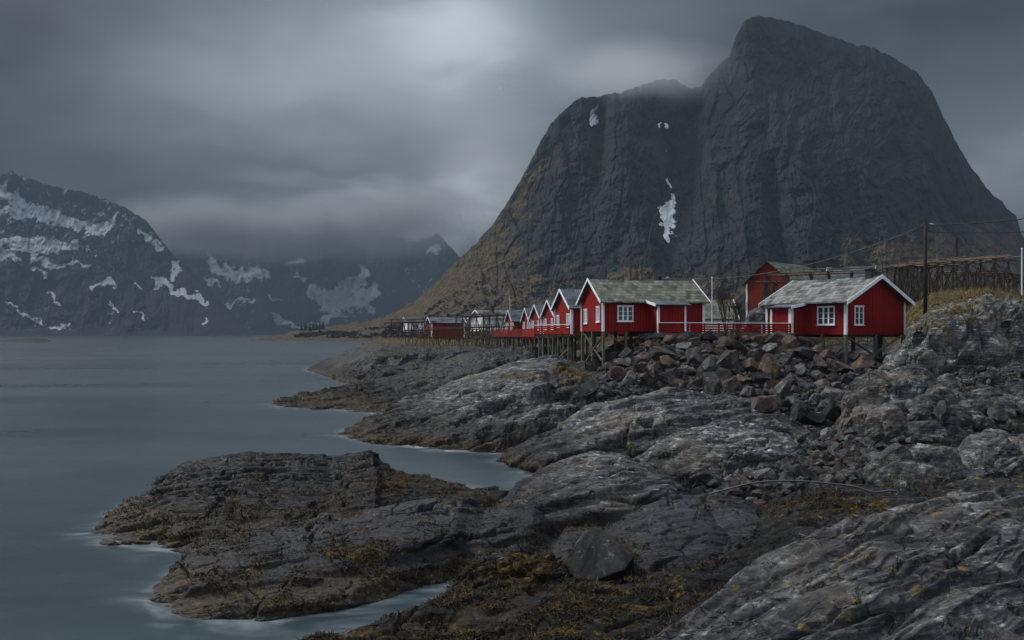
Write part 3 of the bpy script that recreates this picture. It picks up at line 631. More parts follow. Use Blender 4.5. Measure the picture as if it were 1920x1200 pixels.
# ---------------------------------------------------------------- mountains
def ridge_surface(name, crest, foot, nu, nv, material, jag=3.0, amp=60.0, gexp=1.0, strokes=(), snow_fn=None, grass_fn=None, depth_fn=None, label=None, back=0.5, seed=0, gs=1.0):
    c_ = np.array(crest, float); f_ = np.array(foot, float)
    px = np.linspace(c_[0, 0], c_[-1, 0], nu)
    cpy = np.interp(px, c_[:, 0], c_[:, 1]); cY = np.interp(px, c_[:, 0], c_[:, 2])
    fpy = np.interp(px, f_[:, 0], f_[:, 1]); fY = np.interp(px, f_[:, 0], f_[:, 2])
    jg = .8 * jag * fbm(px * .07, px * 0 + seed, 4, 200 + seed, .6) * sstep(0, 30, fpy - cpy)
    v = np.linspace(0, 1, nv)[:, None]
    py = fpy + (cpy - fpy) * v - jg * v ** 9; PX = px[None, :] + 0 * v
    Y = fY + (cY - fY) * v ** gexp
    hpx = (fpy - cpy)[None, :]; taper = sstep(0, .07, v) * sstep(0, .09, 1 - v) * sstep(20, 260, hpx)
    qx = PX / 100.0 * gs; qy = py / 100.0 * gs
    wx = .35 * fbm(qx * .8, qy * .5, 3, 210 + seed)
    # gullies and buttresses run down the fall line; smaller ledges cross them
    f1, f2, cid, cx_, cy_ = worley((qx + .5 * wx) * 3.2, qy * .9 + .4 * wx, 261 + seed); g1, g2, cid2, cx2, cy2 = worley((qx + .5 * wx) * 9, qy * 2.6 + .8 * wx, 263 + seed)
    facet = (_r1[cid] - .5) * .8 + (_r2[cid] - .5) * cx_ * 1.4 - .35 * (1 - sstep(0, .10, f2 - f1)); facet2 = (_r1[cid2] - .5) * .6 + (_r2[cid2] - .5) * cx2 * 1.2 - .3 * (1 - sstep(0, .12, g2 - g1))
    rel = .85 * fbm((qx + wx) * 1.0, qy * .28, 2, 220 + seed, billow=True) + .42 * facet + .26 * facet2 + .10 * fbm((qx + wx) * 12, qy * 5, 4, 233 + seed, billow=True) + .09 * fbm((qx + wx) * 22, qy * 2.4, 3, 231 + seed, billow=True) \
        + .22 * fbm((qx - qy * .6) * 2.0, (qy + qx * .4) * 4.0, 3, 240 + seed) + .07 * fbm(qx * 30, qy * 18, 2, 236 + seed)
    Y = Y - amp * rel * taper
    if depth_fn is not None: Y = Y + depth_fn(PX, py) * taper
    X = (PX - 960) / F * Y; Z = H - (py - PY0) * Y / F
    front = np.stack([X, Y, Z], -1)
    # far side falls away behind the crest
    nb = 24; vb = np.linspace(0, 1, nb + 1)[1:, None]
    top = front[-1]; Zt = top[:, 2][None, :]; Yb = top[:, 1][None, :] + vb * np.maximum(Zt, 20) * back * 2
    Xb = top[:, 0][None, :] * (1 + 0 * vb); Zb = Zt * (1 - vb ** 1.3) - 3 * vb
    P = np.concatenate([front, np.stack([Xb, Yb, Zb], -1)], 0)
    snow = np.zeros((nv + nb, nu)); grass = np.zeros_like(snow)
    if strokes:
        sx = PX + 9 * fbm(qx * 5, qy * 5, 4, 250 + seed); sy = py + 9 * fbm(qx * 5 + 9, qy * 5, 4, 255 + seed)
        sn = np.zeros_like(PX)
        for st in strokes:
            for (x0, y0, w0), (x1, y1, w1) in zip(st[:-1], st[1:]):
                dx, dy = x1 - x0, y1 - y0; tt = np.clip(((sx - x0) * dx + (sy - y0) * dy) / (dx * dx + dy * dy + 1e-6), 0, 1)
                dd = np.hypot(sx - x0 - tt * dx, sy - y0 - tt * dy); ww = w0 + (w1 - w0) * tt
                sn = np.maximum(sn, 1 - .5 * dd / (ww * 1.35))
        snow[:nv] = np.clip(sn, 0, 1)
    if snow_fn is not None: snow[:nv] = np.maximum(snow[:nv], snow_fn(PX, py, rel))
    if grass_fn is not None: grass[:nv] = grass_fn(PX, py, rel)
    o = grid_mesh(name, P, material, dict(snow=snow, grass=grass, tone=0 * snow + .5))
    tag(o, label, 'mountain', kind='structure')
    return o
def big_depth(px, py):
    g = 75 * np.exp(-((px - (1300 - .12 * (py - 150))) / 26) ** 2) * sstep(560, 300, py)      # the snowy gully
    g += 60 * np.exp(-((px - (1120 + .05 * (py - 150))) / 16) ** 2) * sstep(420, 150, py)
    g -= 90 * np.exp(-((px - 1500) / 140) ** 2) * sstep(100, 330, py)
    g += 70 * np.exp(-((px - 1440 - .15 * (py - 300)) / 22) ** 2) * sstep(200, 380, py)
    g -= 60 * np.exp(-((px - 1180) / 50) ** 2)
    return g
def big_grass(px, py, rel):
    low = sstep(380, 600, py + 30 * rel)
    g = .02 + .62 * low + .35 * sstep(1350, 1750, px) * sstep(380, 520, py) + .35 * sstep(960, 780, px)
    g += .38 * sstep(1380, 1720, px) * sstep(260, 480, py) - .04; g += .22 * sstep(1120, 960, px) * sstep(200, 420, py); g += .22 * np.exp(-((px - 1350) / 30) ** 2 - ((py - 200) / 60) ** 2) + .3 * sstep(1000, 900, px + .5 * (py - 450)) + .25 * np.exp(-((px - 1060) / 60) ** 2 - ((py - 330) / 110) ** 2)
    g -= .5 * np.exp(-((px - 1500) / 130) ** 2 - ((py - 330) / 160) ** 2)
    return g
BIG_CREST = [(456, 638, 986), (500, 632, 990), (560, 619, 1000), (620, 611, 1010), (700, 600, 1030), (740, 586, 1045), (780, 562, 1060), (800, 546, 1065), (850, 496, 1080), (900, 448, 1100), (930, 413, 1120), (960, 365, 1150), (980, 330, 1170), (1000, 293, 1190), (1015, 262, 1200), (1030, 236, 1220), (1058, 206, 1240), (1085, 184, 1250), (1120, 181, 1260), (1160, 173, 1280), (1190, 165, 1290), (1230, 150, 1300), (1270, 149, 1310), (1288, 163, 1310), (1300, 165, 1310), (1316, 162, 1300), (1322, 148, 1300), (1350, 120, 1300), (1374, 98, 1300), (1380, 68, 1300), (1398, 38, 1310), (1420, 30, 1320), (1450, 33, 1330), (1500, 46, 1330), (1540, 62, 1330), (1600, 82, 1330), (1640, 90, 1320), (1680, 111, 1310), (1720, 136, 1300), (1750, 176, 1290), (1770, 221, 1280), (1790, 261, 1270), (1820, 312, 1260), (1850, 352, 1250), (1880, 381, 1240), (1905, 405, 1230), (1916, 440, 1220), (1960, 500, 1200), (2040, 560, 1180), (2200, 610, 1150)]
BIG_FOOT = [(456, 638.6, 941), (560, 639.5, 883), (700, 641, 800), (860, 636, 760), (1000, 628, 700), (1400, 618, 640), (1900, 612, 620), (2200, 615, 620)]
big_strokes = [[(1121, 200, 2.5), (1117, 212, 4), (1113, 229, 2)],
               [(1263, 368, 2.5), (1258, 385, 8), (1250, 405, 10), (1252, 422, 8), (1253, 446, 3.5)], [(1243, 396, 1.5), (1248, 404, 4)],
               [(1238, 236, 2), (1246, 237, 2)], [(1248, 340, 2), (1252, 345, 2)], [(1246, 281, 1), (1248, 283, 1)]]
big = ridge_surface('mountain', BIG_CREST, BIG_FOOT, 1400, 700, M['mtn'], jag=4.0, amp=30, gexp=.85, strokes=big_strokes, grass_fn=big_grass, depth_fn=big_depth,
    label='huge bare rock mountain with steep grey cliffs towering behind the red cabins', seed=0)
left_strokes = [[(-60, 355, 8), (0, 362, 9), (40, 385, 9), (90, 405, 10), (140, 420, 8), (175, 432, 8)], [(175, 432, 8), (200, 425, 6), (218, 400, 3)], [(0, 395, 6), (60, 402, 5), (120, 415, 6)],
    [(-60, 452, 7), (0, 452, 6), (60, 462, 10), (110, 462, 8), (150, 458, 3)], [(0, 475, 7), (30, 480, 6)], [(60, 480, 5), (100, 500, 4), (140, 492, 3), (165, 500, 3)], [(258, 432, 3), (290, 452, 4), (306, 468, 3)],
    [(322, 490, 3), (334, 505, 5), (322, 525, 3)], [(288, 522, 4), (300, 530, 7), (330, 545, 4), (360, 555, 4), (385, 566, 3)], [(170, 535, 3), (205, 528, 5), (218, 536, 3)], [(90, 545, 2), (112, 575, 2)],
    [(10, 568, 1.5), (50, 590, 2), (80, 606, 2)], [(95, 612, 3), (130, 608, 3)], [(205, 570, 2), (225, 588, 2)], [(250, 585, 2), (275, 598, 2)], [(255, 532, 2), (270, 540, 2)], [(60, 505, 4), (90, 515, 4)], [(380, 605, 2), (392, 600, 2)]]
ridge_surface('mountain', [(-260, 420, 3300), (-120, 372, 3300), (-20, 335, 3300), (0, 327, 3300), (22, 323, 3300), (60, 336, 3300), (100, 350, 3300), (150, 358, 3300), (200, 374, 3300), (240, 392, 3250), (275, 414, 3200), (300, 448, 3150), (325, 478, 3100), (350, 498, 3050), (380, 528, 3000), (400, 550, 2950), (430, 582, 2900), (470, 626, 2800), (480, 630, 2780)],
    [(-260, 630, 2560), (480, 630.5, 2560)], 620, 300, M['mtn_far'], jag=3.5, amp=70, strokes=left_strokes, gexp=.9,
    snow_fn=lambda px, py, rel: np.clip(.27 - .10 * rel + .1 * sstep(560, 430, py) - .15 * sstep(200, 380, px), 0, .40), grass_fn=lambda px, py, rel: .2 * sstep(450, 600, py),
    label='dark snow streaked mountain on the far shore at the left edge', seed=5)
back_strokes = [[(390, 475, 4), (398, 500, 6), (440, 515, 8), (480, 512, 9), (502, 518, 5)], [(395, 525, 6), (410, 535, 3)], [(505, 560, 2), (520, 563, 3)], [(583, 545, 8), (610, 560, 13), (640, 565, 18), (670, 560, 14), (700, 545, 9)],
    [(640, 545, 12), (665, 530, 9), (685, 515, 7), (678, 500, 3)], [(610, 575, 8), (628, 590, 4), (600, 606, 3), (580, 612, 2)], [(690, 575, 7), (697, 585, 4)], [(512, 585, 3), (525, 602, 4), (560, 612, 2)],
    [(540, 492, 3), (560, 488, 3)], [(800, 470, 2), (822, 462, 3), (815, 478, 2)], [(430, 570, 2), (470, 560, 3)], [(560, 520, 2), (575, 522, 2)]]
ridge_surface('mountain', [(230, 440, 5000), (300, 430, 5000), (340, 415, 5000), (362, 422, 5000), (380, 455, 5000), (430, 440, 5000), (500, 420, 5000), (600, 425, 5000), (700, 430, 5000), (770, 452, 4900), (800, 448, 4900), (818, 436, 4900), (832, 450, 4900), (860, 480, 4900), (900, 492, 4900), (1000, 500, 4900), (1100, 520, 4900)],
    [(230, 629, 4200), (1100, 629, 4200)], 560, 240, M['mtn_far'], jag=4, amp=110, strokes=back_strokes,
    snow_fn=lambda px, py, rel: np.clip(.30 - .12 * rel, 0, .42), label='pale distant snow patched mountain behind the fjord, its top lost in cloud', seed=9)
# low skerry in the fjord at the left
ridge_surface('islet', [(-120, 641, 905), (0, 638, 905), (40, 635.5, 905), (62, 633, 905), (85, 635, 905), (104, 641, 905), (110, 643, 904)], [(-120, 644.5, 700), (110, 644, 700)], 160, 24, M['skerry'], jag=.8, amp=2,
    label='low bare rock islet lying in the fjord at the left', back=.5, seed=3)

# ---------------------------------------------------------------- cabins
def window_part(parent, face, s, z, w, h, L, W, cols=2, rows=3, mull=0.07, curtain=False):
    """window on a wall of the L x W box; s = centre along the wall, z = centre height"""
    f = 0.10; mb = MB(); g = MB(); sl = MB()
    def put(m, a0, a1, z0, z1, d0, d1):
        if face == 'y0': m.box(a0, a1, -d1, -d0, z0, z1)
        elif face == 'y1': m.box(a0, a1, W + d0, W + d1, z0, z1)
        elif face == 'x0': m.box(-d1, -d0, a0, a1, z0, z1)
        else: m.box(L + d0, L + d1, a0, a1, z0, z1)
    x0, x1, z0, z1 = s - w / 2, s + w / 2, z - h / 2, z + h / 2
    put(mb, x0, x0 + f, z0, z1, .004, .075); put(mb, x1 - f, x1, z0, z1, .004, .075)
    put(mb, x0 + f, x1 - f, z1 - f, z1, .004, .072); put(mb, x0 + f, x1 - f, z0, z0 + f, .004, .072)
    put(mb, x0 - .05, x1 + .05, z1, z1 + .05, .004, .10)
    for i in range(1, cols):
        c_ = x0 + f + (w - 2 * f) * i / cols; put(mb, c_ - mull, c_ + mull, z0 + f, z1 - f, .004, .062)
    for i in range(cols):
        a = x0 + f + (w - 2 * f) * i / cols + (mull if i else 0); b = x0 + f + (w - 2 * f) * (i + 1) / cols - (mull if i < cols - 1 else 0)
        for j in range(1, rows):
            q = z0 + f + (h - 2 * f) * j / rows; put(mb, a, b, q - .018, q + .018, .004, .050)
    fr = mb.build('window', M['white'], parent)
    put(g, x0 + f, x1 - f, z0 + f, z1 - f, .003, .018); g.build('pane', M['curtain'] if curtain else M['glass'], fr)
    put(sl, x0 - .07, x1 + .07, z0 - .055, z0, .004, .13); sl.build('sill', M['white'], fr)
    return fr
def gable_house(name, loc, rz, L, W, hw, rise, label, cat, wall, roof, group=None, ov=(.35, .35), eav=.45, fascia='white', cb=.16, corners=(1, 1, 1, 1), t=.10, sag=0.0, barge=.24):
    th = thing(name, loc, rz, label, cat, group)
    m = MB(); hr = hw + rise
    vs = [(0, 0, 0), (L, 0, 0), (L, W, 0), (0, W, 0), (0, 0, hw), (L, 0, hw), (L, W, hw), (0, W, hw), (0, W / 2, hr), (L, W / 2, hr)]
    m.add(vs, [(3, 2, 1, 0), (0, 1, 5, 4), (2, 3, 7, 6), (3, 0, 4, 8, 7), (1, 2, 6, 9, 5), (4, 5, 9, 8), (6, 7, 8, 9)])
    m.build('wall', wall, th)
    k = rise / (W / 2); n = 14
    r = MB(); x0, x1 = -ov[0], L + ov[1]
    off = .06
    for sgn in (0, 1):
        rows = []
        for i in range(n + 1):
            x = x0 + (x1 - x0) * i / n; dz = -sag * math.sin(math.pi * i / n) + (random.uniform(-.02, .02) if sag else 0)
            ye = -eav if sgn == 0 else W + eav
            rows.append(((x, ye, hw - k * eav + off + (random.uniform(-.03, .02) if sag else 0)), (x, W / 2, hr + off + dz)))
        top = [p for q in rows for p in q]; bot = [(a, b, c_ + 0.0 + t) for a, b, c_ in top]
        base = len(r.v); r.v += top + bot; N_ = len(top)
        for i in range(n):
            a, b, c_, d = base + 2 * i, base + 2 * i + 1, base + 2 * i + 3, base + 2 * i + 2
            r.f.append((a, b, c_, d)); r.f.append((a + N_, d + N_, c_ + N_, b + N_)); r.f.append((a, d, d + N_, a + N_)); r.f.append((b, b + N_, c_ + N_, c_))
        r.f.append((base, base + N_, base + 1 + N_, base + 1)); e = base + 2 * n; r.f.append((e, e + 1, e + 1 + N_, e + N_))
    ro = r.build('roof', roof, th)
    fm = M[fascia] if fascia else None
    if fm:
        for x, s in ((x0, -1), (x1, 1)):
            for ye, (ya) in ((-eav - .03, W / 2), (W + eav + .03, W / 2)):
                b = MB(); zt = hw - k * eav + off + t + .05; zr = hr + off + t + .07
                xa, xb = (x - .045, x + .002) if s < 0 else (x - .002, x + .045)
                bb = barge
                b.add([(xa, ye, zt), (xb, ye, zt), (xb, ya, zr), (xa, ya, zr), (xa, ye, zt - bb), (xb, ye, zt - bb), (xb, ya, zr - bb), (xa, ya, zr - bb)],
                      [(0, 1, 2, 3), (7, 6, 5, 4), (0, 4, 5, 1), (1, 5, 6, 2), (2, 6, 7, 3), (3, 7, 4, 0)])
                b.build('barge_board', fm, th)
        for (cx, cy), on in zip(((0, 0), (L, 0), (L, W), (0, W)), corners):
            if not on: continue
            b = MB(); sx = -1 if cx == 0 else 1; sy = -1 if cy == 0 else 1
            q = lambda c0, s_: (min(c0 + s_ * .035, c0 - s_ * cb), max(c0 + s_ * .035, c0 - s_ * cb))
            xr = q(cx, sx); yr = q(cy, sy)
            e1 = (cy + .003, cy + .035) if sy > 0 else (cy - .035, cy - .003); e2 = (cx + .003, cx + .035) if sx > 0 else (cx - .035, cx - .003)
            b.box(xr[0], xr[1], e1[0], e1[1], .0, hw - .01)
            yy = (cy - cb, cy + .003) if sy > 0 else (cy - .003, cy + cb)
            b.box(e2[0], e2[1], yy[0], yy[1], .0, hw - .01)
            b.build('corner_board', fm, th)
    return th
def world_of(th_loc, rz, lx, ly):
    return th_loc[0] + lx * math.cos(rz) - ly * math.sin(rz), th_loc[1] + lx * math.sin(rz) + ly * math.cos(rz)
def stilts(th, loc, rz, pts, mat_, r=.10, square=True):
    for lx, ly in pts:
        wx_, wy_ = world_of(loc, rz, lx, ly); g = min(gz(wx_, wy_), loc[2] - .3) - .35
        b = MB(); b.bar((lx, ly, -.002), (lx + random.uniform(-.04, .04), ly, g - loc[2]), r * 2, r * 2, up=(0, 1, 0)) if square else b.tube([(lx, ly, -.002), (lx, ly, g - loc[2])], r, 7)
        b.build('stilt', mat_, th)
def brace(th, a, b, w=.13, m='brace'):
    MB().bar(a, b, w, w * .6).build('brace', M[m], th)
def beams(th, L, W, m='dark_wood', z=-.24, n=3):
    for i in range(n):
        x = .3 + (L - .6) * i / (n - 1); MB().box(x - .08, x + .08, .06, W - .06, z, -.004).build('floor_beam', M[m], th)
def chimney(th, x, y, z0, h, w=.6, m='black', pipe=0.0):
    c_ = MB().box(x - w / 2, x + w / 2, y - w / 2, y + w / 2, z0, z0 + h).build('chimney', M[m], th)
    MB().box(x - w / 2 - .07, x + w / 2 + .07, y - w / 2 - .07, y + w / 2 + .07, z0 + h + .002, z0 + h + .09).build('chimney_cap', M[m], c_)
    if pipe: MB().tube([(x, y, z0 + h + .05), (x, y, z0 + h + .05 + pipe)], .07, 8).build('flue', M[m], c_)

# left big cabin
A12 = R(12)
Lloc = (7.65, 72.0, 8.17); LL, LW = 9.2, 6.3
th = gable_house('red_cabin', Lloc, A12, LL, LW, 2.62, 1.85, 'long red cabin with a mossy slate roof at the left end of the red railing', 'cabin', M['red'], M['roof_slate'],
    'red wooden cabins along the shore', sag=.10, corners=(1, 1, 0, 1))
window_part(th, 'y0', 2.0, 1.50, 1.42, 1.32, LL, LW, 3, 3)
window_part(th, 'x0', 1.15, 1.46, .95, 1.32, LL, LW, 2, 4, curtain=True); window_part(th, 'x0', 4.75, 1.34, .95, 1.28, LL, LW, 2, 4, curtain=True)
po = MB().box(4.14, 6.6, -2.05, -.004, 0, 2.15); po = po.build('porch', M['red'], th)
MB().slab([(3.80, -2.45, 2.22), (6.95, -2.45, 2.22), (6.95, .0, 2.62), (3.80, .0, 2.62)], .07).build('porch_roof', M['roof_dark'], po)
MB().add([(3.74, -2.47, 2.27), (3.795, -2.47, 2.27), (3.795, -.04, 2.68), (3.74, -.04, 2.68), (3.74, -2.47, 2.05), (3.795, -2.47, 2.05), (3.795, -.04, 2.46), (3.74, -.04, 2.46)],
    [(0, 1, 2, 3), (7, 6, 5, 4), (0, 4, 5, 1), (1, 5, 6, 2), (2, 6, 7, 3), (3, 7, 4, 0)]).build('barge_board', M['white'], po)
MB().box(4.10, 4.28, -2.09, -2.052, -.15, 2.13).box(4.10, 4.136, -2.052, -1.90, -.15, 2.13).build('corner_board', M['white'], po)
MB().box(6.48, 6.64, -2.09, -2.052, 0, 2.13).build('corner_board', M['white'], po)
for lx, ly in ((.1, .1), (2.1, .15), (.1, LW - .1), (.1, LW / 2), (2.2, LW / 2), (1.2, LW - .3), (3.6, LW / 2)):
    stilts(th, Lloc, A12, [(lx, ly)], M['stilt'], .11)
beams(th, LL, LW)
brace(th, (.1, .06, -.2), (.1, LW - .6, -3.0)); brace(th, (.14, LW - .2, -.1), (.1, .5, -2.5)); brace(th, (2.6, .15, -1.6), (.3, .15, -.1)); brace(th, (1.6, LW / 2, -.1), (-.1, LW / 2 - .2, -2.2))

# right big cabin
RW, RL = 8.55, 8.45; RA = math.atan2(.833, -.548)
Rloc = (28.2 + .833 * RW, 72 + .548 * RW, 7.9)
th = gable_house('red_cabin', Rloc, RA, RL, RW, 2.92, 2.05, 'wide gabled red cabin on tall stilts beside the tarred power pole, black chimney', 'cabin', M['red'], M['roof_grey'],
    'red wooden cabins along the shore', sag=.08, corners=(1, 0, 1, 1), cb=.19, eav=.6, ov=(.55, .3), barge=.34)
window_part(th, 'x0', RW - 1.75, 1.62, 1.25, 1.62, RL, RW, 2, 3)
window_part(th, 'y1', 1.95, 1.62, 1.75, 1.58, RL, RW, 3, 3)
window_part(th, 'y1', 7.45, 1.62, .95, 1.35, RL, RW, 2, 3)
po = MB().box(4.07, 6.25, RW + .004, RW + 1.96, 0, 2.32).build('porch', M['red'], th)
MB().slab([(3.78, RW, 2.78), (6.5, RW, 2.78), (6.5, RW + 2.3, 2.42), (3.78, RW + 2.3, 2.42)], .07).build('porch_roof', M['roof_dark'], po)
MB().add([(3.72, RW + .3, 2.80), (3.775, RW + .3, 2.80), (3.775, RW + 2.32, 2.48), (3.72, RW + 2.32, 2.48), (3.72, RW + .3, 2.56), (3.775, RW + .3, 2.56), (3.775, RW + 2.32, 2.24), (3.72, RW + 2.32, 2.24)],
    [(3, 2, 1, 0), (4, 5, 6, 7), (1, 5, 4, 0), (2, 6, 5, 1), (3, 7, 6, 2), (0, 4, 7, 3)]).build('barge_board', M['white'], po)
MB().box(4.03, 4.066, RW + 1.7, RW + 1.96, 0, 2.26).box(4.03, 4.33, RW + 1.964, RW + 2.0, 0, 2.26).build('corner_board', M['white'], po)
MB().box(6.1, 6.29, RW + 1.964, RW + 2.0, 0, 2.26).build('corner_board', M['white'], po)
chimney(th, .55, RW / 2 + .1, 2.92 + 2.05 - .3, 1.0, .62)
stilts(th, Rloc, RA, [(.12, RW - .12), (.12, RW - 4.3), (.12, .12), (2.4, RW - .12), (2.4, RW - 4.4), (2.6, .3), (1.2, 1.9), (4.6, RW - .2)], M['stilt'], .12)
beams(th, RL, RW)
brace(th, (.10, RW - .1, -.15), (.10, RW - 5.3, -2.3), .2); brace(th, (.06, .4, -.1), (.06, RW - 1.0, -2.9), .2); brace(th, (.2, RW - .1, -1.0), (2.3, RW - .1, -2.6), .16)
brace(th, (.16, RW - 4.2, -2.0), (.16, .6, -3.2), .15)

# the row of smaller cabins behind the left one (column of each near corner, distance, ridge height px)
row = [
 # near corner px, Y, base z, L, W, wall h, rise, windows, chimney, label
 (1071, 86, 7.9, 7.5, 6.4, 2.75, 1.80, 'tallest dark roofed cabin of the row, next to the long slate roofed one', 0),
 (1041.5, 114, 7.9, 7.0, 6.6, 2.55, 1.95, 'third red cabin of the row with a black chimney and flue on its ridge', 1),
 (1014, 134, 7.9, 6.5, 6.4, 2.6, 1.95, 'fourth red cabin of the row, in front of the narrow end of the red deck', 0),
 (993.5, 150, 7.9, 6.5, 5.6, 2.45, 2.05, 'fifth red cabin of the row, small narrow gable squeezed between two neighbours', 0),
 (961.5, 163, 7.9, 8.0, 5.9, 2.55, 1.95, 'farthest red cabin of the row, standing apart with a dark window in its long side', 0)]
ROW = []
for i, (cpx, Y, zb, L_, W_, hw, rise, lab, ch) in enumerate(row):
    loc = (X_(cpx, Y), Y, zb)
    t_ = gable_house('red_cabin', loc, A12, L_, W_, hw, rise, lab, 'cabin', M['red_row'], M['roof_dark'], 'red wooden cabins along the shore', corners=(1, 1, 0, 1), barge=.28, cb=.2)
    if i == 0:
        window_part(t_, 'x0', .95, 1.35, 1.25, 1.45, L_, W_, 2, 4, curtain=True); window_part(t_, 'x0', 4.9, 1.3, 1.0, 1.4, L_, W_, 2, 4, curtain=True)
    else:
        for s_ in (.24, .78): window_part(t_, 'x0', W_ * s_, 1.35, 1.1, 1.5, L_, W_, 2, 3, curtain=True)
        window_part(t_, 'y0', 3.6, 1.35, 1.7, 1.3, L_, W_, 2, 2)
    if ch: chimney(t_, 1.4, W_ / 2, hw + rise - .2, 1.15, 1.0, pipe=1.6)
    stilts(t_, loc, A12, [(a * L_ + .1, b * W_ + .1) for a in (0, .45) for b in (0, .5, .93)], M['stilt'] if i < 1 else M['dark_wood'], .12)
    beams(t_, L_, W_)
    ROW.append((t_, loc, L_, W_))
t_, loc, L_, W_ = ROW[0]
brace(t_, (.9, -.05, -.2), (-2.6, -.4, -3.6), .14); brace(t_, (.4, .3, -1.4), (-2.2, .2, -3.6), .12)
brace(t_, (.1, .1, -.2), (.1, W_ - .5, -2.6), .13)

# decks with red railings in front of the row
def deck(label, a, b, depth, zt, rails, rmat, open_slats=True, stl=8, toprail='white', hgt=.95, stm='dark_wood', vertical=False):
    """deck edge runs from a to b (world xy); platform goes to its left side by depth"""
    a = Vector((a[0], a[1], 0)); b = Vector((b[0], b[1], 0)); L_ = (b - a).length; rz = math.atan2(b.y - a.y, b.x - a.x)
    t_ = thing('deck', (a.x, a.y, zt), rz, label, 'deck', 'railed wooden decks by the cabins')
    MB().box(0, L_, 0, depth, -.22, 0).build('platform', M['dark_wood'], t_)
    n = max(2, int(L_ / 1.6)); post_w = .10
    for i in range(n + 1):
        x = L_ * i / n; MB().box(x - post_w / 2, x + post_w / 2, -.10, -.004, -.25, hgt).build('post', rmat, t_)
    MB().box(-.05, L_ + .05, -.15, .06, hgt + .003, hgt + .06).build('top_rail', M[toprail], t_)
    if vertical:
        k = int(L_ / .28)
        for i in range(k): MB().box(L_ * (i + .5) / k - .09, L_ * (i + .5) / k + .09, -.135, -.104, -.2, hgt - .03).build('board', rmat, t_)
    else:
        for j in range(rails):
            z = .05 + (hgt - .10) * (j + .5) / rails; hh = (hgt - .10) / rails * (.36 if open_slats else .47)
            MB().box(0, L_, -.135, -.104, z - hh, z + hh).build('rail', rmat, t_)
    for i in range(stl):
        lx = L_ * (i + .5) / stl
        for ly in (.15, depth - .2):
            stilts(t_, (a.x, a.y, zt), rz, [(lx + random.uniform(-.15, .15), ly)], M[stm], .09, True)
    for i in range(0, stl - 1, 2):
        brace(t_, (L_ * (i + .5) / stl, .1, -.3), (L_ * (i + 1.5) / stl, .1, -2.4), .10, stm)
    return t_
def xy(px, Y): return (X_(px, Y), Y)
deck('red railed deck with a white top rail beside the tallest dark roofed cabin', xy(1004, 92), xy(1069, 84.5), 3.0, 7.92, 4, M['rail_red'], stl=7, stm='stilt', hgt=.93)
deck('solid red boarded deck between the white railed deck and the orange red one', xy(982, 112), xy(1004, 94), 3.0, 7.55, 4, M['rail_red'], open_slats=False, stl=5, toprail='rail_red')
deck('orange red deck with upright boards around the farthest cabin of the row', xy(925.5, 148), xy(990, 138), 5.0, 7.6, 4, M['orange_rail'], stl=8, vertical=True, toprail='orange_rail', hgt=1.05)

# railing and walkway between the two big cabins
def railing():
    a = Vector((12.15, 70.75, 0)); b = Vector((24.30, 74.25, 0)); L_ = (b - a).length; rz = math.atan2(b.y - a.y, b.x - a.x)
    t_ = thing('railing', (a.x, a.y, 8.02), rz, 'long red slatted railing with a thin white top rail between the two big red cabins', 'railing')
    MB().box(0.02, L_ - .02, -.10, .06, .84, .90).build('top_rail', M['white'], t_)
    n = 9
    for i in range(n + 1):
        x = .1 + (L_ - .2) * i / n
        MB().box(x - .05, x + .05, 0, .08, 0, .838).build('post', M['white'] if i in (2, 7) else M['rail_red'], t_)
    for j in range(4):
        z = .12 + .2 * j; MB().box(.02, L_ - .02, -.035, -.004, z - .065, z + .065).build('rail', M['rail_red'], t_)
    w_ = MB().box(-.3, L_ + .25, -.18, 3.0, -.34, -.004).build('walkway', M['concrete'], None, loc=(a.x, a.y, 8.02), rz=rz)
    tag(w_, 'low mossy concrete walkway slab under the red slatted railing', 'walkway')
railing()

# ---------------------------------------------------------------- buildings behind
gz_b = lambda px, Y: gz(X_(px, Y), Y)
# tall red barn behind the right cabin
loc = (X_(1399, 112), 112, 9.0); BA = R(35)
def barn():
    rz = R(-14); W_ = 6.6; L_ = 11.0
    # gable wall faces the camera: local x runs away along the ridge, local y across the gable
    rzz = R(45); a = Vector((X_(1399, 116), 116, 9.8))
    W_ = 6.4
    loc = (a.x + W_ * math.sin(rzz), a.y - W_ * math.cos(rzz), 9.8)
    t_ = gable_house('red_barn', loc, rzz, 14.0, W_, 5.0, 2.65, 'tall weathered red barn with a pale mossy roof, behind the right cabin', 'barn', M['barn_red'], M['roof_moss'], fascia='dark_wood', corners=(0, 0, 0, 0), ov=(.3, .3), eav=.5, barge=.18)
    MB().box(-.04, -.003, W_ - .22, W_ + .02, 0, 4.9).build('corner_board', M['white'], t_)
    # platform chimney block on the ridge
    chimney(t_, 12.2, W_ / 2, 7.3, 1.25, 1.4)
barn()
h = gable_house('dark_roofed_house', (X_(1553, 130), 130, 11.2), R(-24), 6.2, 6.0, 5.2, 1.7, 'house with a dark blue roof and white gable trim, mostly hidden behind the fish rack', 'house', M['wall_white'], M['roof_dark'], corners=(0, 0, 0, 0))
chimney(h, .9, 3.0, 6.3, 1.7, 1.15)
h = gable_house('white_cabin', (X_(1290, 112), 112, 7.6), R(-2), 6.2, 6.0, 2.5, 2.3, 'low white cabin with a grey roof just right of the long red cabin', 'cabin', M['wall_white'], M['roof_slate'])
h = gable_house('white_house', (X_(907, 225), 225, 8.6), R(28), 11.0, 8.0, 3.6, 1.9, 'white house with a broad gable and long grey roof behind the fish racks', 'house', M['wall_white'], M['roof_plain'], ov=(.7, .4), eav=.8, corners=(0, 0, 0, 0), barge=.4)
chimney(h, 4.0, 3.0, 4.9, 1.7, .9)
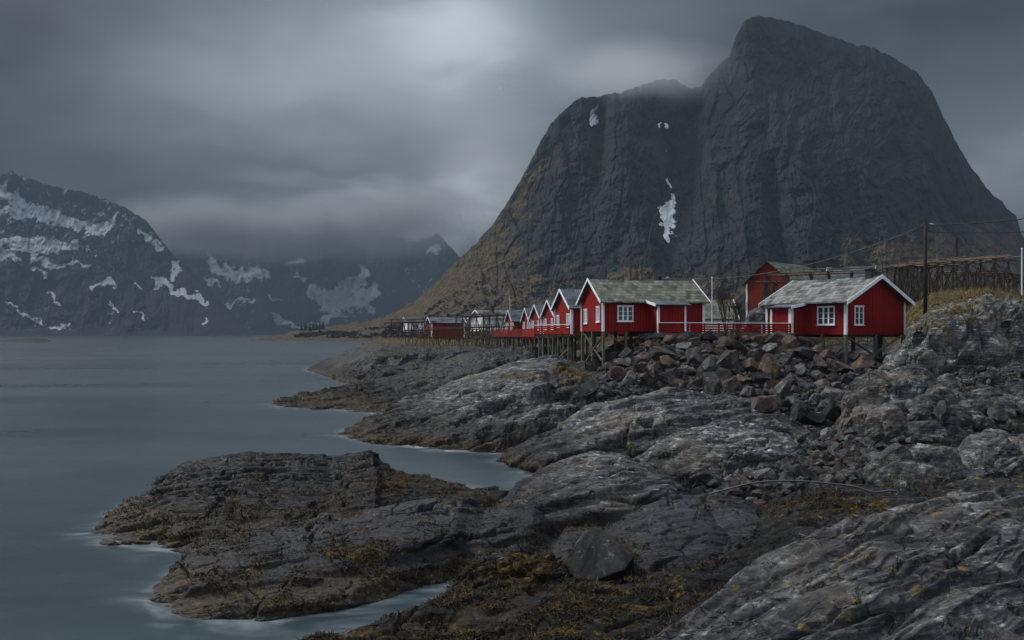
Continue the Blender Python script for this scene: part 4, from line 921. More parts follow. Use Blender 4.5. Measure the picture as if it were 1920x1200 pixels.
window_part(h, 'y0', 4.0, 1.8, 1.4, 1.2, 11, 8, 2, 1); window_part(h, 'y0', 8.0, 1.8, 1.4, 1.2, 11, 8, 2, 1)
h = gable_house('white_house', (X_(763, 248), 248, 8.6), R(20), 8.5, 6.0, 2.7, 1.2, 'small white house with a flat grey roof at the far end of the point', 'house', M['wall_white'], M['roof_plain'], corners=(0, 0, 0, 0))
window_part(h, 'y0', 2.6, 1.5, 1.6, 1.0, 8.5, 6, 2, 1); window_part(h, 'y0', 6.2, 1.5, 1.6, 1.0, 8.5, 6, 2, 1); window_part(h, 'x0', 3, 1.5, 1.2, 1.0, 8.5, 6, 2, 1)
h = gable_house('red_boathouse', (X_(809, 196), 196, 7.0), R(14), 7.8, 7.5, 3.4, 1.2, 'red boathouse with a low grey roof standing among the fish racks on the point', 'boathouse', M['red_row'], M['roof_dark'], cb=.3, corners=(1, 1, 1, 1))

# ---------------------------------------------------------------- fish drying racks
def rack(label, a, b, width, top, legs, beams_n, poles, mat_p, mat_l, step=None, spread=.8, messy=.25, r=.055, over=1.2, group='fish drying racks', cross=True, gfix=None):
    """trestle rack from a to b (world xy); its deck of poles lies at height top (at a and at b)"""
    a = Vector((a[0], a[1])); b = Vector((b[0], b[1])); L_ = (b - a).length; rz = math.atan2(b.y - a.y, b.x - a.x)
    t_ = thing('drying_rack', (a.x, a.y, 0), rz, label, 'fish rack', group); rnd = random.Random(int(a.x * 31 + a.y))
    zt = lambda x: top[0] + (top[1] - top[0]) * x / L_
    def G(x, y):
        wx_, wy_ = world_of((a.x, a.y), rz, x, y); g_ = gz(wx_, wy_) - .2
        return g_ if gfix is None else max(g_, gfix)
    for i in range(legs):
        x = L_ * i / (legs - 1) + rnd.uniform(-.2, .2)
        for y in (0, width):
            sg = -1 if y == 0 else 1
            if cross:
                for s in (-1, 1):
                    xb = x + s * spread * rnd.uniform(.7, 1.2); 
                    MB().tube([(xb, y + sg * .2, G(xb, y)), (x - s * .15, y, zt(x) + rnd.uniform(0, .25))], r, 5).build('leg', mat_l, t_)
            MB().tube([(x + rnd.uniform(-.1, .1), y, G(x, y)), (x, y, zt(x))], r * 1.15, 5).build('leg', mat_l, t_)
        if i < legs - 1 and i % 2 == 0:
            x2 = L_ * (i + 1) / (legs - 1); y = 0 if i % 4 == 0 else width
            MB().tube([(x, y - .08, G(x, y) + .3), (x2, y - .08, zt(x2) - .1)], r * .9, 5).build('brace', mat_l, t_)
        MB().tube([(x, -.5, zt(x) + .03), (x, width + .5, zt(x) + .05)], r, 5).build('cross_beam', mat_l, t_)
    for k in range(beams_n):
        y = width * k / max(1, beams_n - 1); MB().tube([(-over * .6, y, zt(-.6) + .12), (L_ / 2, y, zt(L_ / 2) + .16), (L_ + over * .6, y, zt(L_) + .12)], r * 1.1, 5).build('beam', mat_l, t_)
    for k in range(poles):
        y = -.4 + (width + .8) * rnd.random(); x0 = rnd.uniform(-over, L_ * .45); x1 = min(L_ + over, x0 + rnd.uniform(.35, .7) * L_ + 2)
        dy = rnd.uniform(-messy, messy); lift = rnd.uniform(.15, .62)
        MB().tube([(x0, y, zt(x0) + lift), ((x0 + x1) / 2, y + dy / 2, zt((x0 + x1) / 2) + lift - .05), (x1, y + dy, zt(x1) + lift)], r * rnd.uniform(.7, 1.0), 5).build('pole', mat_p, t_)
    return t_
pw, rw, dw = M['pole_wood'], M['rack_wood'], M['dark_wood']
# big rack on the grassy hill
rack('largest fish rack, crowning the grassy hill right of the tarred power pole', xy(1712, 92), xy(1868, 86), 4.2, (Z_(499, 92), Z_(486, 86)), 7, 3, 14, pw, rw, spread=1.1, r=.055, messy=.9)
rack('low fish rack trailing down to the right edge behind the white flagpole', xy(1868, 93), xy(1985, 104), 3.0, (Z_(508, 93), Z_(535, 104)), 9, 3, 8, rw, rw, spread=.9, r=.06)
rack('second fish rack behind the largest one on the hill, seen through its trestles', xy(1745, 108), xy(1905, 104), 3.5, (Z_(512, 108), Z_(516, 104)), 6, 2, 7, pw, rw, spread=.8, r=.05)
rack('brushy fish rack end just above the right cabin, left of the power pole', xy(1665, 100), xy(1735, 97), 3.5, (Z_(504, 100), Z_(500, 97)), 6, 3, 10, pw, rw, spread=1.0, r=.06)
# rack behind the right cabin's roof
rack('long fish rack showing its poles above the roof ridge of the right cabin', xy(1438, 96), xy(1640, 92), 4.0, (Z_(516, 96), Z_(509, 92)), 6, 2, 9, pw, rw, spread=.9, r=.045)
rack('small dark trestle leaning in front of the tall red barn', xy(1430, 93), xy(1476, 92), 2.2, (Z_(531, 93), Z_(531, 92)), 3, 2, 3, rw, rw, spread=1.3)
# racks on the far point
rack('farthest fish rack, thin posts and flat top in front of the small white house', xy(722, 205), xy(812, 196), 6.0, (Z_(606, 205), Z_(603, 196)), 8, 3, 5, dw, dw, r=.06, spread=.5)
rack('upper flat topped fish rack between the small white house and the boathouse', xy(735, 214), xy(860, 205), 5.0, (Z_(600, 214), Z_(599, 205)), 7, 2, 4, dw, dw, r=.06, spread=.9)
rack('tangled fish rack in front of the boathouse with fallen poles', xy(760, 172), xy(868, 165), 5.0, (Z_(620, 172), Z_(618, 165)), 8, 2, 3, dw, rw, r=.055, spread=1.5)
rack('tall criss crossed fish rack between the boathouse and the farthest cabin', xy(856, 182), xy(945, 172), 6.0, (Z_(595, 182), Z_(590, 172)), 8, 2, 5, dw, dw, r=.06, spread=2.0)
rack('lower criss crossed fish rack below the tall one, left of the orange red deck', xy(868, 160), xy(932, 153), 4.0, (Z_(615, 160), Z_(613, 153)), 8, 2, 3, rw, dw, r=.055, spread=1.7)

# ---------------------------------------------------------------- poles, wires, lamps
def wire(label, a, b, sag, r=.022):
    pts = []
    for i in range(25):
        u = i / 24; p = Vector(a).lerp(Vector(b), u); p.z -= sag * 4 * u * (1 - u); pts.append(p)
    tag(MB().tube(pts, r, 5).build('power_line', M['black'], smooth=True), label, 'wire')
def lamp_arm(t_, z, direction, L_=1.1):
    MB().tube([(0, 0, z - .2), (direction * L_ * .6, 0, z - .05), (direction * L_, 0, z)], .03, 6).build('lamp_arm', M['pole_black'], t_)
    MB().tube([(direction * L_ * .95, 0, z), (direction * (L_ + .1), 0, z + .02), (direction * (L_ + .3), 0, z + .01), (direction * (L_ + .4), 0, z)], [.04, .08, .08, .03], 8).build('lamp_head', M['metal_grey'], t_, smooth=True)
px0 = X_(1735, 73); g0 = gz(px0, 73)
zt_ = Z_(415, 73)
tp = thing('power_pole', (px0, 73, g0 - .4), 0, 'tall tarred wooden power pole with a small street lamp, right of the right cabin', 'power pole')
MB().tube([(0, 0, 0), (0, 0, (zt_ - g0) * .5), (.0, 0, zt_ - g0 + .4)], [.17, .15, .12], 9).build('pole', M['pole_black'], tp, smooth=True)
MB().tube([(.15, 0, zt_ - g0 - .05), (.35, 0, zt_ - g0 - .15)], .06, 6).build('insulator', M['black'], tp)
lamp_arm(tp, zt_ - g0 + .4 - .25, 1, .35)
T2 = P_(1794, 446, 120); g2 = gz_b(1794, 120)
tp = thing('power_pole', (T2.x, 120, g2 - .3), 0, 'distant power pole rising behind the largest fish rack', 'power pole')
MB().tube([(0, 0, 0), (0, 0, T2.z - g2 + .3)], [.17, .13], 8).build('pole', M['pole_black'], tp)
MB().tube([(-.35, 0, T2.z - g2 - .3), (.35, 0, T2.z - g2 - .3)], .05, 6).build('crossarm', M['pole_black'], tp)
T3 = P_(1237, 518, 92); g3 = gz_b(1237, 92)
tp = thing('street_lamp', (T3.x, 92, g3 - .3), 0, 'street lamp on a dark post peeping over the roof of the long red cabin', 'street lamp')
MB().tube([(0, 0, 0), (0, 0, T3.z - g3 + .3)], [.15, .13], 8).build('pole', M['pole_black'], tp)
lamp_arm(tp, T3.z - g3 + .3 - .15, 1, .7)
topp = (px0, 73, zt_ - .35)
wire('black cable sagging from the power pole down to the street lamp', topp, (T3.x, 92, T3.z - .2), 1.6, .042)
wire('upper cable leading from the power pole out at the right edge', (px0 + .35, 73, Z_(422, 73)), P_(2100, 382, 66), .35, .040)
wire('lower cable leading from the power pole out at the right edge', (px0, 73, Z_(434, 73)), P_(2100, 424, 66), .25, .034)
wire('thin cable from the distant pole down to the left', (T2.x, 120, T2.z - .3), P_(1690, 500, 125), .5, .035)
wire('thin cable from the distant pole down to the right', (T2.x, 120, T2.z - .3), P_(1890, 505, 125), .5, .035)
def flagpole(label, px, py, Y, r=.055):
    p = P_(px, py, Y); g_ = gz(p.x, Y) - .2
    t_ = thing('flagpole', (p.x, Y, g_), 0, label, 'flagpole')
    MB().tube([(0, 0, 0), (0, 0, p.z - g_)], [r * 1.3, r * .8], 8).build('pole', M['white'], t_)
    MB().tube([(0, 0, p.z - g_), (0, 0, p.z - g_ + .08), (0, 0, p.z - g_ + .16)], [.04, .10, .03], 8).build('finial', M['white'], t_)
flagpole('white flagpole standing by the low white cabin, right of the long red cabin', 1335, 522, 88, .05)
flagpole('white flagpole at the right edge among the fish racks', 1916, 468, 86, .06)
flagpole('thin white flagpole behind the farthest red cabin', 956, 556, 185, .06)

# ---------------------------------------------------------------- bare trees and shrubs
def bare_tree(label, px, Y, h, spread, n0=5, depth=5, seed=1, name='bare_tree', cat='tree', trunk_h=.25):
    rnd = random.Random(seed); x = X_(px, Y); g_ = gz(x, Y) - .15
    t_ = thing(name, (x, Y, g_), 0, label, cat)
    tr = MB(); cr = MB(); cnt = [0]
    def grow(mb, p, d, L_, r, k):
        if k == 0 or cnt[0] > 2600: return
        cnt[0] += 1
        q = p + d * L_; mid = p + d * L_ * .5 + Vector((rnd.uniform(-1, 1), rnd.uniform(-1, 1), 0)) * L_ * .06
        mb.tube([p, mid, q], [r, r * .85, r * .65], 4 if k < 3 else 6)
        for _ in range(rnd.choice((2, 3, 3)) if k > 1 else 0):
            nd = (d + Vector((rnd.uniform(-1, 1), rnd.uniform(-1, 1), rnd.uniform(-.1, .7))) * spread).normalized()
            grow(cr, p + d * L_ * rnd.uniform(.55, 1.0), nd, L_ * rnd.uniform(.6, .85), r * .6, k - 1)
    for i in range(n0):
        d = Vector((rnd.uniform(-.35, .35), rnd.uniform(-.35, .35), 1)).normalized()
        tr.tube([(rnd.uniform(-.1, .1), 0, 0), d * h * trunk_h], [.07, .05], 6)
        grow(cr, d * h * trunk_h, d, h * .24, .055, depth)
    tr.build('trunk', M['bark'], t_); cr.build('crown', M['bark'], t_)
bare_tree('bare twiggy tree left of the tall red barn, behind the red railing', 1362, 86, 5.0, .30, 6, 6, 3)
bare_tree('wider bare twiggy tree touching the rock knoll by the barn', 1383, 87, 4.2, .42, 6, 6, 4)
bare_tree('reddish bare shrub between the right cabin and the power pole', 1722, 75, 2.9, .4, 5, 5, 5, 'bare_shrub', 'shrub', .1)
bare_tree('dark bare bush on the skyline left of the power pole', 1690, 104, 6.2, .4, 5, 5, 6, 'bare_shrub', 'shrub', .5)
bare_tree('dark bare bush behind the right end of the fish rack roof poles', 1712, 106, 6.2, .45, 5, 5, 8, 'bare_shrub', 'shrub', .5)
bare_tree('low bare shrub growing in front of the red slatted railing', 1386, 71.2, 1.6, .35, 3, 5, 9, 'bare_shrub', 'shrub', .1)
def conifer(px, Y, h, i):
    x = X_(px, Y); z0 = Z_(620, Y)
    lab = ['leftmost of the tiny dark firs on the far headland', 'second tiny dark fir from the left on the far headland', 'third tiny dark fir from the left on the far headland', 'fourth tiny dark fir from the left on the far headland',
           'fifth tiny dark fir from the left on the far headland', 'sixth tiny dark fir from the left on the far headland', 'tallest tiny dark fir, right end of the headland clump', 'lone tiny fir just right of the headland clump'][i]
    t_ = thing('fir_tree', (x, Y, z0), 0, lab, 'tree', 'firs on the far headland'); rnd = random.Random(i)
    MB().tube([(0, 0, 0), (0, 0, h * .5)], [.4, .2], 6).build('trunk', M['bark'], t_)
    c_ = MB()
    for k in range(90):
        u = rnd.random() ** 1.2; ang = rnd.random() * 6.28; rr = h * .34 * (1.05 - u) * rnd.uniform(.5, 1.1); z = h * (.1 + .9 * u)
        p = Vector((math.cos(ang) * rr * .3, math.sin(ang) * rr * .3, z)); q = Vector((math.cos(ang) * rr, math.sin(ang) * rr, z - h * .06)); s = Vector((-math.sin(ang), math.cos(ang), 0)) * h * .07
        c_.add([p, q + s, q - s, p + Vector((0, 0, h * .1))], [(0, 1, 2), (0, 1, 3), (0, 2, 3)])
    c_.build('crown', M['conifer'], t_)
for i, (px, h_) in enumerate(((565, 7.5), (573, 8.5), (581, 7.5), (588, 9), (594, 8), (600, 9.5), (606, 10.5), (632, 5))): conifer(px, 988, h_, i)

# ---------------------------------------------------------------- boulders
def rock_mesh(name, seed, sub=4, cuts=20, flat=1.0, rough=.05):
    import bmesh
    rnd = np.random.RandomState(seed); bm = bmesh.new(); bmesh.ops.create_icosphere(bm, subdivisions=sub, radius=1.0)
    V = np.array([v.co[:] for v in bm.verts])
    for k in range(cuts):
        n = rnd.normal(size=3); n /= np.linalg.norm(n); d = rnd.uniform(.34, .74)
        V -= np.maximum(0, V @ n - d)[:, None] * n
    V *= np.array([1, rnd.uniform(.65, .95), rnd.uniform(.5, .8) * flat])
    V += (rough * (fbm(V[:, 0] * 3 + seed, V[:, 1] * 3 + V[:, 2] * 2, 4, 300 + seed)))[:, None] * V / np.linalg.norm(V, axis=1)[:, None]
    for v, c_ in zip(bm.verts, V): v.co = c_ * 1.35
    bm.normal_update()
    for e in bm.edges:
        if len(e.link_faces) == 2 and e.calc_face_angle(0) > .30: e.smooth = False
    me = bpy.data.meshes.new(name); bm.to_mesh(me); bm.free()
    me.polygons.foreach_set('use_smooth', [False] * len(me.polygons)) if False else me.polygons.foreach_set('use_smooth', [True] * len(me.polygons))
    return me
MATS = [('brown', 'b_brown'), ('rust red', 'b_rust'), ('grey', 'b_grey'), ('dark', 'b_dark')]
VAR = {}
for mn, mk in MATS:
    for k in range(8):
        me = rock_mesh('boulder', 20 + k + 10 * len(mn)); me.materials.append(M[mk]); VAR[(mn, k)] = me
def put_boulder(px, Y, wpx, kind, label, group, rnd, lift=.12, z=None):
    x = X_(px, Y); g_ = gz(x, Y) if z is None else z; s = wpx * Y / F / 2 * 1.12
    o = bpy.data.objects.new('boulder', VAR[(kind, rnd.randrange(8))]); COL.objects.link(o)
    o.scale = (s, s * rnd.uniform(.8, 1.1), s * rnd.uniform(.9, 1.25)); o.rotation_euler = (rnd.uniform(-.4, .4), rnd.uniform(-.5, .5), rnd.uniform(0, 6.28))
    o.location = (x, Y, g_ + s * lift); tag(o, label, 'boulder', group)
    return o
rb = random.Random(42)
named = [ # px, py, width, colour, label
 (1450, 706, 72, 'rust red', 'largest rust brown angular boulder in the middle of the rubble bank'), (1384, 660, 56, 'brown', 'flat faced brown boulder high in the bank below the railing'),
 (1365, 690, 64, 'dark', 'long dark boulder below the flat faced brown one in the bank'), (1442, 660, 42, 'grey', 'pale grey boulder near the top of the bank below the railing'),
 (1335, 735, 70, 'dark', 'wide dark slab boulder at the foot of the bank, left of centre'), (1370, 738, 52, 'brown', 'upright brown slab boulder at the foot of the bank'),
 (1480, 650, 50, 'rust red', 'reddish boulder at the top of the bank left of the right cabin stilts'), (1425, 765, 60, 'brown', 'rounded brown boulder at the bottom of the bank, right of centre'),
 (1490, 765, 46, 'grey', 'grey blocky boulder at the bottom of the bank near the gravel'), (1565, 752, 62, 'grey', 'large grey slanting slab boulder left of the smooth rock shoulder'),
 (1615, 690, 62, 'rust red', 'rusty flat boulder lying between the stilts of the right cabin'), (1655, 682, 44, 'dark', 'dark flat boulder by the right stilts of the right cabin'),
 (1260, 712, 50, 'dark', 'pointed dark boulder low in the left part of the bank'), (1175, 690, 42, 'grey', 'grey boulder beside the stilts of the long cabin'),
 (1144, 692, 34, 'brown', 'rounded brown boulder right of the longest stilt of the long cabin'), (1100, 730, 62, 'grey', 'smooth grey boulder on the grassy foot below the long cabin'),
 (1405, 695, 44, 'rust red', 'squarish reddish boulder left of the largest rust brown one'), (1500, 705, 40, 'grey', 'narrow tilted grey slab right of the largest rust brown boulder'),
 (1200, 700, 46, 'brown', 'brown boulder leaning low in the left part of the bank'), (1090, 684, 36, 'grey', 'small grey boulder on yellow grass under the long cabin gable'),
 (1052, 670, 26, 'grey', 'little grey stone propping the leaning timbers'), (1520, 745, 40, 'brown', 'brown boulder at the bottom of the bank, left of the grey slanting slab')]
def bank_Y(px, py):
    for Y in np.linspace(53, 78, 120):
        if PY0 + F * (H - gz(X_(px, Y), Y)) / Y < py: return Y
    return 73
PEND = []; USED = set()
LANDM = [(1450, 706, 'the largest rust brown boulder'), (1384, 660, 'the flat faced brown boulder'), (1442, 660, 'the pale grey boulder near the bank top'), (1335, 735, 'the wide dark slab boulder'),
 (1565, 752, 'the grey slanting slab'), (1615, 690, 'the rusty flat boulder under the right cabin'), (1260, 712, 'the pointed dark boulder'), (1175, 690, 'the grey boulder by the stilts'), (1425, 765, 'the rounded brown boulder'),
 (1133, 670, 'the long cabin\'s front stilt'), (1234, 628, 'the left end of the railing'), (1360, 628, 'the middle of the railing'), (1484, 628, 'the right end of the railing'), (1588, 665, 'the right cabin\'s front stilt'),
 (1472, 905, 'the oval stone under the pipe'), (1700, 945, 'the right end of the pipe'), (1660, 740, 'the smooth rock shoulder'), (1780, 840, 'the smooth rounded rocks'), (1350, 800, 'the light grey mound'), (1900, 740, 'the grassy ledges')]
def boulder_label(sz, kd, lev, where): return (sz, kd)
def finish_labels():
    for o, px, py, sz, kd, noun in PEND:
        cands = sorted(LANDM, key=lambda q: math.hypot(q[0] - px, q[1] - py)); best = None
        for lx, ly, nm in cands[:7]:
            dx, dy = px - lx, py - ly; d = math.hypot(dx, dy); u = 'just ' if d < 45 else 'a little ' if d < 85 else 'well ' if d > 150 else ''
            v_ = 'above' if dy < 0 else 'below'; h_ = 'left' if dx < 0 else 'right'
            ds = v_ if abs(dx) < abs(dy) * .4 else (h_ + ' of') if abs(dy) < abs(dx) * .4 else f'{v_} and {h_} of'
            t_ = f'{sz} {kd} {noun} {u}{ds} {nm}'
            if best is None: best = t_
            if t_ not in USED and len(t_.split()) <= 16: best = t_; break
        USED.add(best); o['label'] = best
placed = []
for px, py, w_, kd, lab in named:
    Y = bank_Y(px, py); put_boulder(px, Y, w_, kd, lab, 'boulders of the rubble bank', rb, .18); placed.append((px, py, w_))
tries = 0; cnt = 0
while cnt < 205 and tries < 45000:
    tries += 1
    px = rb.uniform(1105, 1700); py = rb.uniform(636, 790)
    if py > 690 + (px - 1105) * .42 or (py > 772) or (px > 1600 and py > 700): continue
    w_ = (rb.choice((52, 46, 40)) if cnt < 60 else rb.choice((30, 34, 38)) if cnt < 130 else rb.choice((18, 22, 26))) * (1.1 if py > 670 else .8)
    if (1535 < px < 1705 or px < 1225) and py < 672: continue
    if any(math.hypot(px - a, (py - b) * 1.5) < (w_ + c_) * .30 for a, b, c_ in placed): continue
    Y = bank_Y(px, py)
    if gbid(X_(px, Y), Y) not in ('bank', 'village', 'gravel'): continue
    kd = rb.choices(['brown', 'rust red', 'grey', 'dark'], (.50, .13, .15, .22))[0]
    where = 'below the long cabin' if px < 1230 else 'below the red railing' if px < 1480 else 'around the stilts of the right cabin'
    lev = 'upper' if py < 672 else 'middle' if py < 720 else 'lower'
    sz = 'large' if w_ > 34 else 'small' if w_ < 22 else 'medium sized'
    PEND.append((put_boulder(px, Y, w_, kd, '', 'boulders of the rubble bank', rb, rb.uniform(.0, .3)), px, py, sz, kd, rb.choice(('angular boulder', 'boulder')))); placed.append((px, py, w_)); cnt += 1
# loose grey stones in the hollow right of the mound and on the ledges
placed = []; tries = 0; cnt = 0
while cnt < 62 and tries < 8000:
    tries += 1
    px = rb.uniform(1340, 1925); py = rb.uniform(775, 915)
    if px < 1480 and py < 860: continue
    if px > 1660 and py > 830: continue
    w_ = rb.choice((60, 50, 42)) if cnt < 22 else rb.choice((24, 30, 36))
    if any(math.hypot(px - a, (py - b) * 1.4) < (w_ + c_) * .36 for a, b, c_ in placed): continue
    Y = None
    for q in np.linspace(33, 60, 160):
        if PY0 + F * (H - gz(X_(px, q), q)) / q < py: Y = q; break
    if Y is None or gbid(X_(px, Y), Y) not in ('gravel', 'bank', 'rear_steps', 'right_steps'): continue
    kd = rb.choices(['grey', 'dark', 'brown'], (.6, .32, .08))[0]
    where = 'left of the rounded rocks' if px < 1620 else 'above the rounded rocks' if px < 1780 else 'on the ledges at the right edge'
    lev = 'by the dark pool hollow' if py > 865 else 'in the stony gully'
    sz = 'large' if w_ > 38 else 'small' if w_ < 20 else 'medium sized'
    PEND.append((put_boulder(px, Y, w_, kd, '', 'loose stones of the stony gully', rb, rb.uniform(-.05, .22)), px, py, sz, kd, 'loose stone')); placed.append((px, py, w_)); cnt += 1
finish_labels()
def rubble(label, name, regions, n, sizes, mats):
    rnd = np.random.RandomState(77); proto = []
    for k in range(5):
        me = rock_mesh('chip', 90 + k, sub=1, cuts=9, rough=.0); v = np.array([q.co[:] for q in me.vertices]); f = np.array([p.vertices[:] for p in me.polygons]); proto.append((v, f)); bpy.data.meshes.remove(me)
    V = []; Fc = []; MI = []; off = 0
    for (x0, x1, y0, y1), share in regions:
        for _ in range(int(n * share)):
            px = rnd.uniform(x0, x1); Y = rnd.uniform(y0, y1); x = X_(px, Y); g_ = gz(x, Y)
            if (g_ < 1.0 and Y > 45) or gbid(x, Y) not in ('bank', 'gravel', 'rear_steps', 'village'): continue
            v, f = proto[rnd.randint(5)]; s_ = rnd.uniform(*sizes); a = rnd.rand() * 6.28; ca, sa = math.cos(a), math.sin(a)
            q = v * s_ * rnd.uniform(.7, 1.3, 3); q = np.stack([q[:, 0] * ca - q[:, 1] * sa, q[:, 0] * sa + q[:, 1] * ca, q[:, 2]], 1) + np.array([x, Y, g_ + s_ * .15])
            V.append(q); Fc.append(f + off); MI += [rnd.randint(len(mats))] * len(f); off += len(v)
    V = np.concatenate(V); Fc = np.concatenate(Fc); me = bpy.data.meshes.new(name); me.from_pydata(V.tolist(), [], Fc.tolist())
    for m_ in mats: me.materials.append(M[m_])
    me.polygons.foreach_set('material_index', MI); me.update(); o = bpy.data.objects.new(name, me); COL.objects.link(o); tag(o, label, 'rubble', kind='stuff')
rubble('small broken stones filling the gaps of the bank and the gully', 'rubble', [((1120, 1700, 56, 76), .45), ((1430, 1700, 42, 54), .30), ((1650, 2000, 44, 60), .12), ((1330, 1640, 33, 42), .13)], 4200, (.12, .42), ('b_brown', 'b_grey', 'b_dark', 'b_grey'))
# the flat pointed boulder in the middle foreground
def pointed():
    Y = 25.5; pts = [(1055, 1052), (1098, 992), (1128, 988), (1190, 1042), (1172, 1068), (1110, 1090), (1078, 1086)]
    z0 = []
    fr = [P_(px, py, Y + (1092 - py) / 100 * 1.1) for px, py in pts]; c_ = sum(fr, Vector()) / len(fr)
    back = [p + Vector((.05, 1.1, -.75)) for p in fr]
    import bmesh
    bm = bmesh.new(); vs = [bm.verts.new(p) for p in fr + back]; bmesh.ops.convex_hull(bm, input=vs)
    bmesh.ops.triangulate(bm, faces=bm.faces[:]); bmesh.ops.bevel(bm, geom=bm.edges[:], offset=.06, segments=2, affect='EDGES', profile=.6)
    bmesh.ops.triangulate(bm, faces=bm.faces[:])
    for _ in range(3): bmesh.ops.subdivide_edges(bm, edges=[e for e in bm.edges if e.calc_length() > .1], cuts=1)
    V = np.array([v.co[:] for v in bm.verts]); d = .035 * fbm(V[:, 0] * 1.6, V[:, 2] * 2 + V[:, 1], 4, 400)
    bm.normal_update()
    for v, q in zip(bm.verts, d): v.co += v.normal * float(q)
    bmesh.ops.recalc_face_normals(bm, faces=bm.faces[:])
    me = bpy.data.meshes.new('boulder'); bm.to_mesh(me); bm.free(); me.polygons.foreach_set('use_smooth', [True] * len(me.polygons)); me.materials.append(M['b_plate'])
    o = bpy.data.objects.new('boulder', me); COL.objects.link(o); tag(o, 'flat faced pointed grey boulder leaning in the middle of the near rocks', 'boulder')
M['b_plate'] = boulder_mat('plate_boulder_rock', (0.030, 0.030, 0.028), (0.056, 0.055, 0.051), (0.10, 0.097, 0.088))
pointed()
for px, py, w_, kd, lab in ((1395, 890, 0, 'grey', ''),):
    pass
def lone(px, Y, w_, kd, lab, lift=.2): put_boulder(px, Y, w_, kd, lab, None, rb, lift)
lone(1472, 33.6, 46, 'grey', 'oval grey stone under the black pipe'); lone(1880, 11.4, 120, 'dark', 'dark broken block in the bottom right corner', -.1); lone(1790, 11.15, 70, 'dark', 'smaller dark broken block left of the one in the bottom right corner', -.1)
lone(1010, 27.5, 70, 'dark', 'dark rounded stone wedged left of the flat pointed boulder', .1)

# big water-worn boulders at the right
def worn(px, py_top, py_bot, Y, wpx, lab, seed, deep=1.0, tone=1.5, tilt=0.0):
    import bmesh
    rnd = np.random.RandomState(seed); bm = bmesh.new(); bmesh.ops.create_icosphere(bm, subdivisions=6, radius=1.0); V = np.array([v.co[:] for v in bm.verts])
    for k in range(9):
        n = rnd.normal(size=3); n[2] = abs(n[2]) * .7; n /= np.linalg.norm(n); dd = rnd.uniform(.62, .9); V -= (np.maximum(0, V @ n - dd) * .8)[:, None] * n
    zt, zb = Z_(py_top, Y), Z_(py_bot, Y); rx = wpx * Y / F / 2; rz_ = (zt - zb) * .62
    V = V * np.array([rx, rx * deep, rz_]); c_, s_ = math.cos(tilt), math.sin(tilt); V = np.stack([V[:, 0] * c_ - V[:, 2] * s_, V[:, 1], V[:, 0] * s_ + V[:, 2] * c_], 1)
    ctr = np.array([X_(px, Y), Y + rx * deep * .5, zt - rz_]); W = V + ctr; N_ = V / np.linalg.norm(V, axis=1)[:, None]
    f1, f2, ci, cx_, cy_ = worley(W[:, 0] / 1.7 + .3 * W[:, 1], W[:, 2] / 2.6 + .35 * fbm(W[:, 0] * .5, W[:, 2] * .5, 2, seed), seed)
    d = -.16 * (1 - sstep(0, .06, f2 - f1)) + .10 * (_r1[ci] - .5) + .14 * fbm(W[:, 0] * .6 + W[:, 1] * .4, W[:, 2] * .6 + W[:, 1] * .5, 3, seed + 3) + .035 * fbm(W[:, 0] * 3 + W[:, 1] * 2, W[:, 2] * 3, 3, seed + 7)
    b = np.abs(pn(W[:, 0] * .35 + W[:, 2] * .5, W[:, 2] * 1.6 - W[:, 0] * 1.1 + W[:, 1], seed + 9)) * 2; d = d + .10 * (np.minimum(b, .5) - .3)
    V = V + N_ * d[:, None] + ctr - np.array([ctr[0], Y, 0])
    for v, q in zip(bm.verts, V): v.co = q
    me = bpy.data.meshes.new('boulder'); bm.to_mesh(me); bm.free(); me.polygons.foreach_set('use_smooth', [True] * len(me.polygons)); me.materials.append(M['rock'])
    for nm_, val in (('tone', tone), ('grass', .05), ('weed', 0.0), ('blue', .08)):
        at_ = me.attributes.new(nm_, 'FLOAT', 'POINT'); at_.data.foreach_set('value', np.full(len(me.vertices), val, np.float32))
    o = bpy.data.objects.new('boulder', me); COL.objects.link(o); o.location = (ctr[0], Y, 0); tag(o, lab, 'boulder', 'big worn boulders at the right')
worn(1684, 832, 945, 33.5, 118, 'big rounded boulder with dark joints just left of the pipe end', 811, .9, 1.5)
worn(1778, 842, 940, 33.8, 118, 'big domed boulder right of the one by the pipe end', 812, .9, 1.4)
worn(1885, 806, 925, 34.5, 125, 'tallest big worn boulder at the right edge behind the furrowed slab', 813, 1.0, 1.35)
worn(1668, 764, 838, 43.0, 96, 'grey worn boulder above the one by the pipe end', 815, .8, 1.4, .25)
worn(1748, 785, 842, 42.0, 110, 'low worn boulder above the domed boulder', 816, .8, 1.25)
worn(1778, 710, 772, 49.0, 72, 'blocky grey boulder below the streaked bluff', 817, .8, 1.5)
worn(1838, 766, 822, 44.0, 88, 'worn boulder with grassy cracks right of the low one', 818, .8, 1.2)
worn(1872, 726, 778, 49.0, 120, 'long low worn boulder at the right edge below the bluff', 819, .7, 1.3)
worn(1650, 698, 800, 49.5, 118, 'big smooth slanting boulder below the right cabin', 820, .8, 1.25, -.3)
worn(1906, 688, 720, 57.0, 90, 'dark worn boulder at the foot of the bluff, right edge', 821, .7, .9)
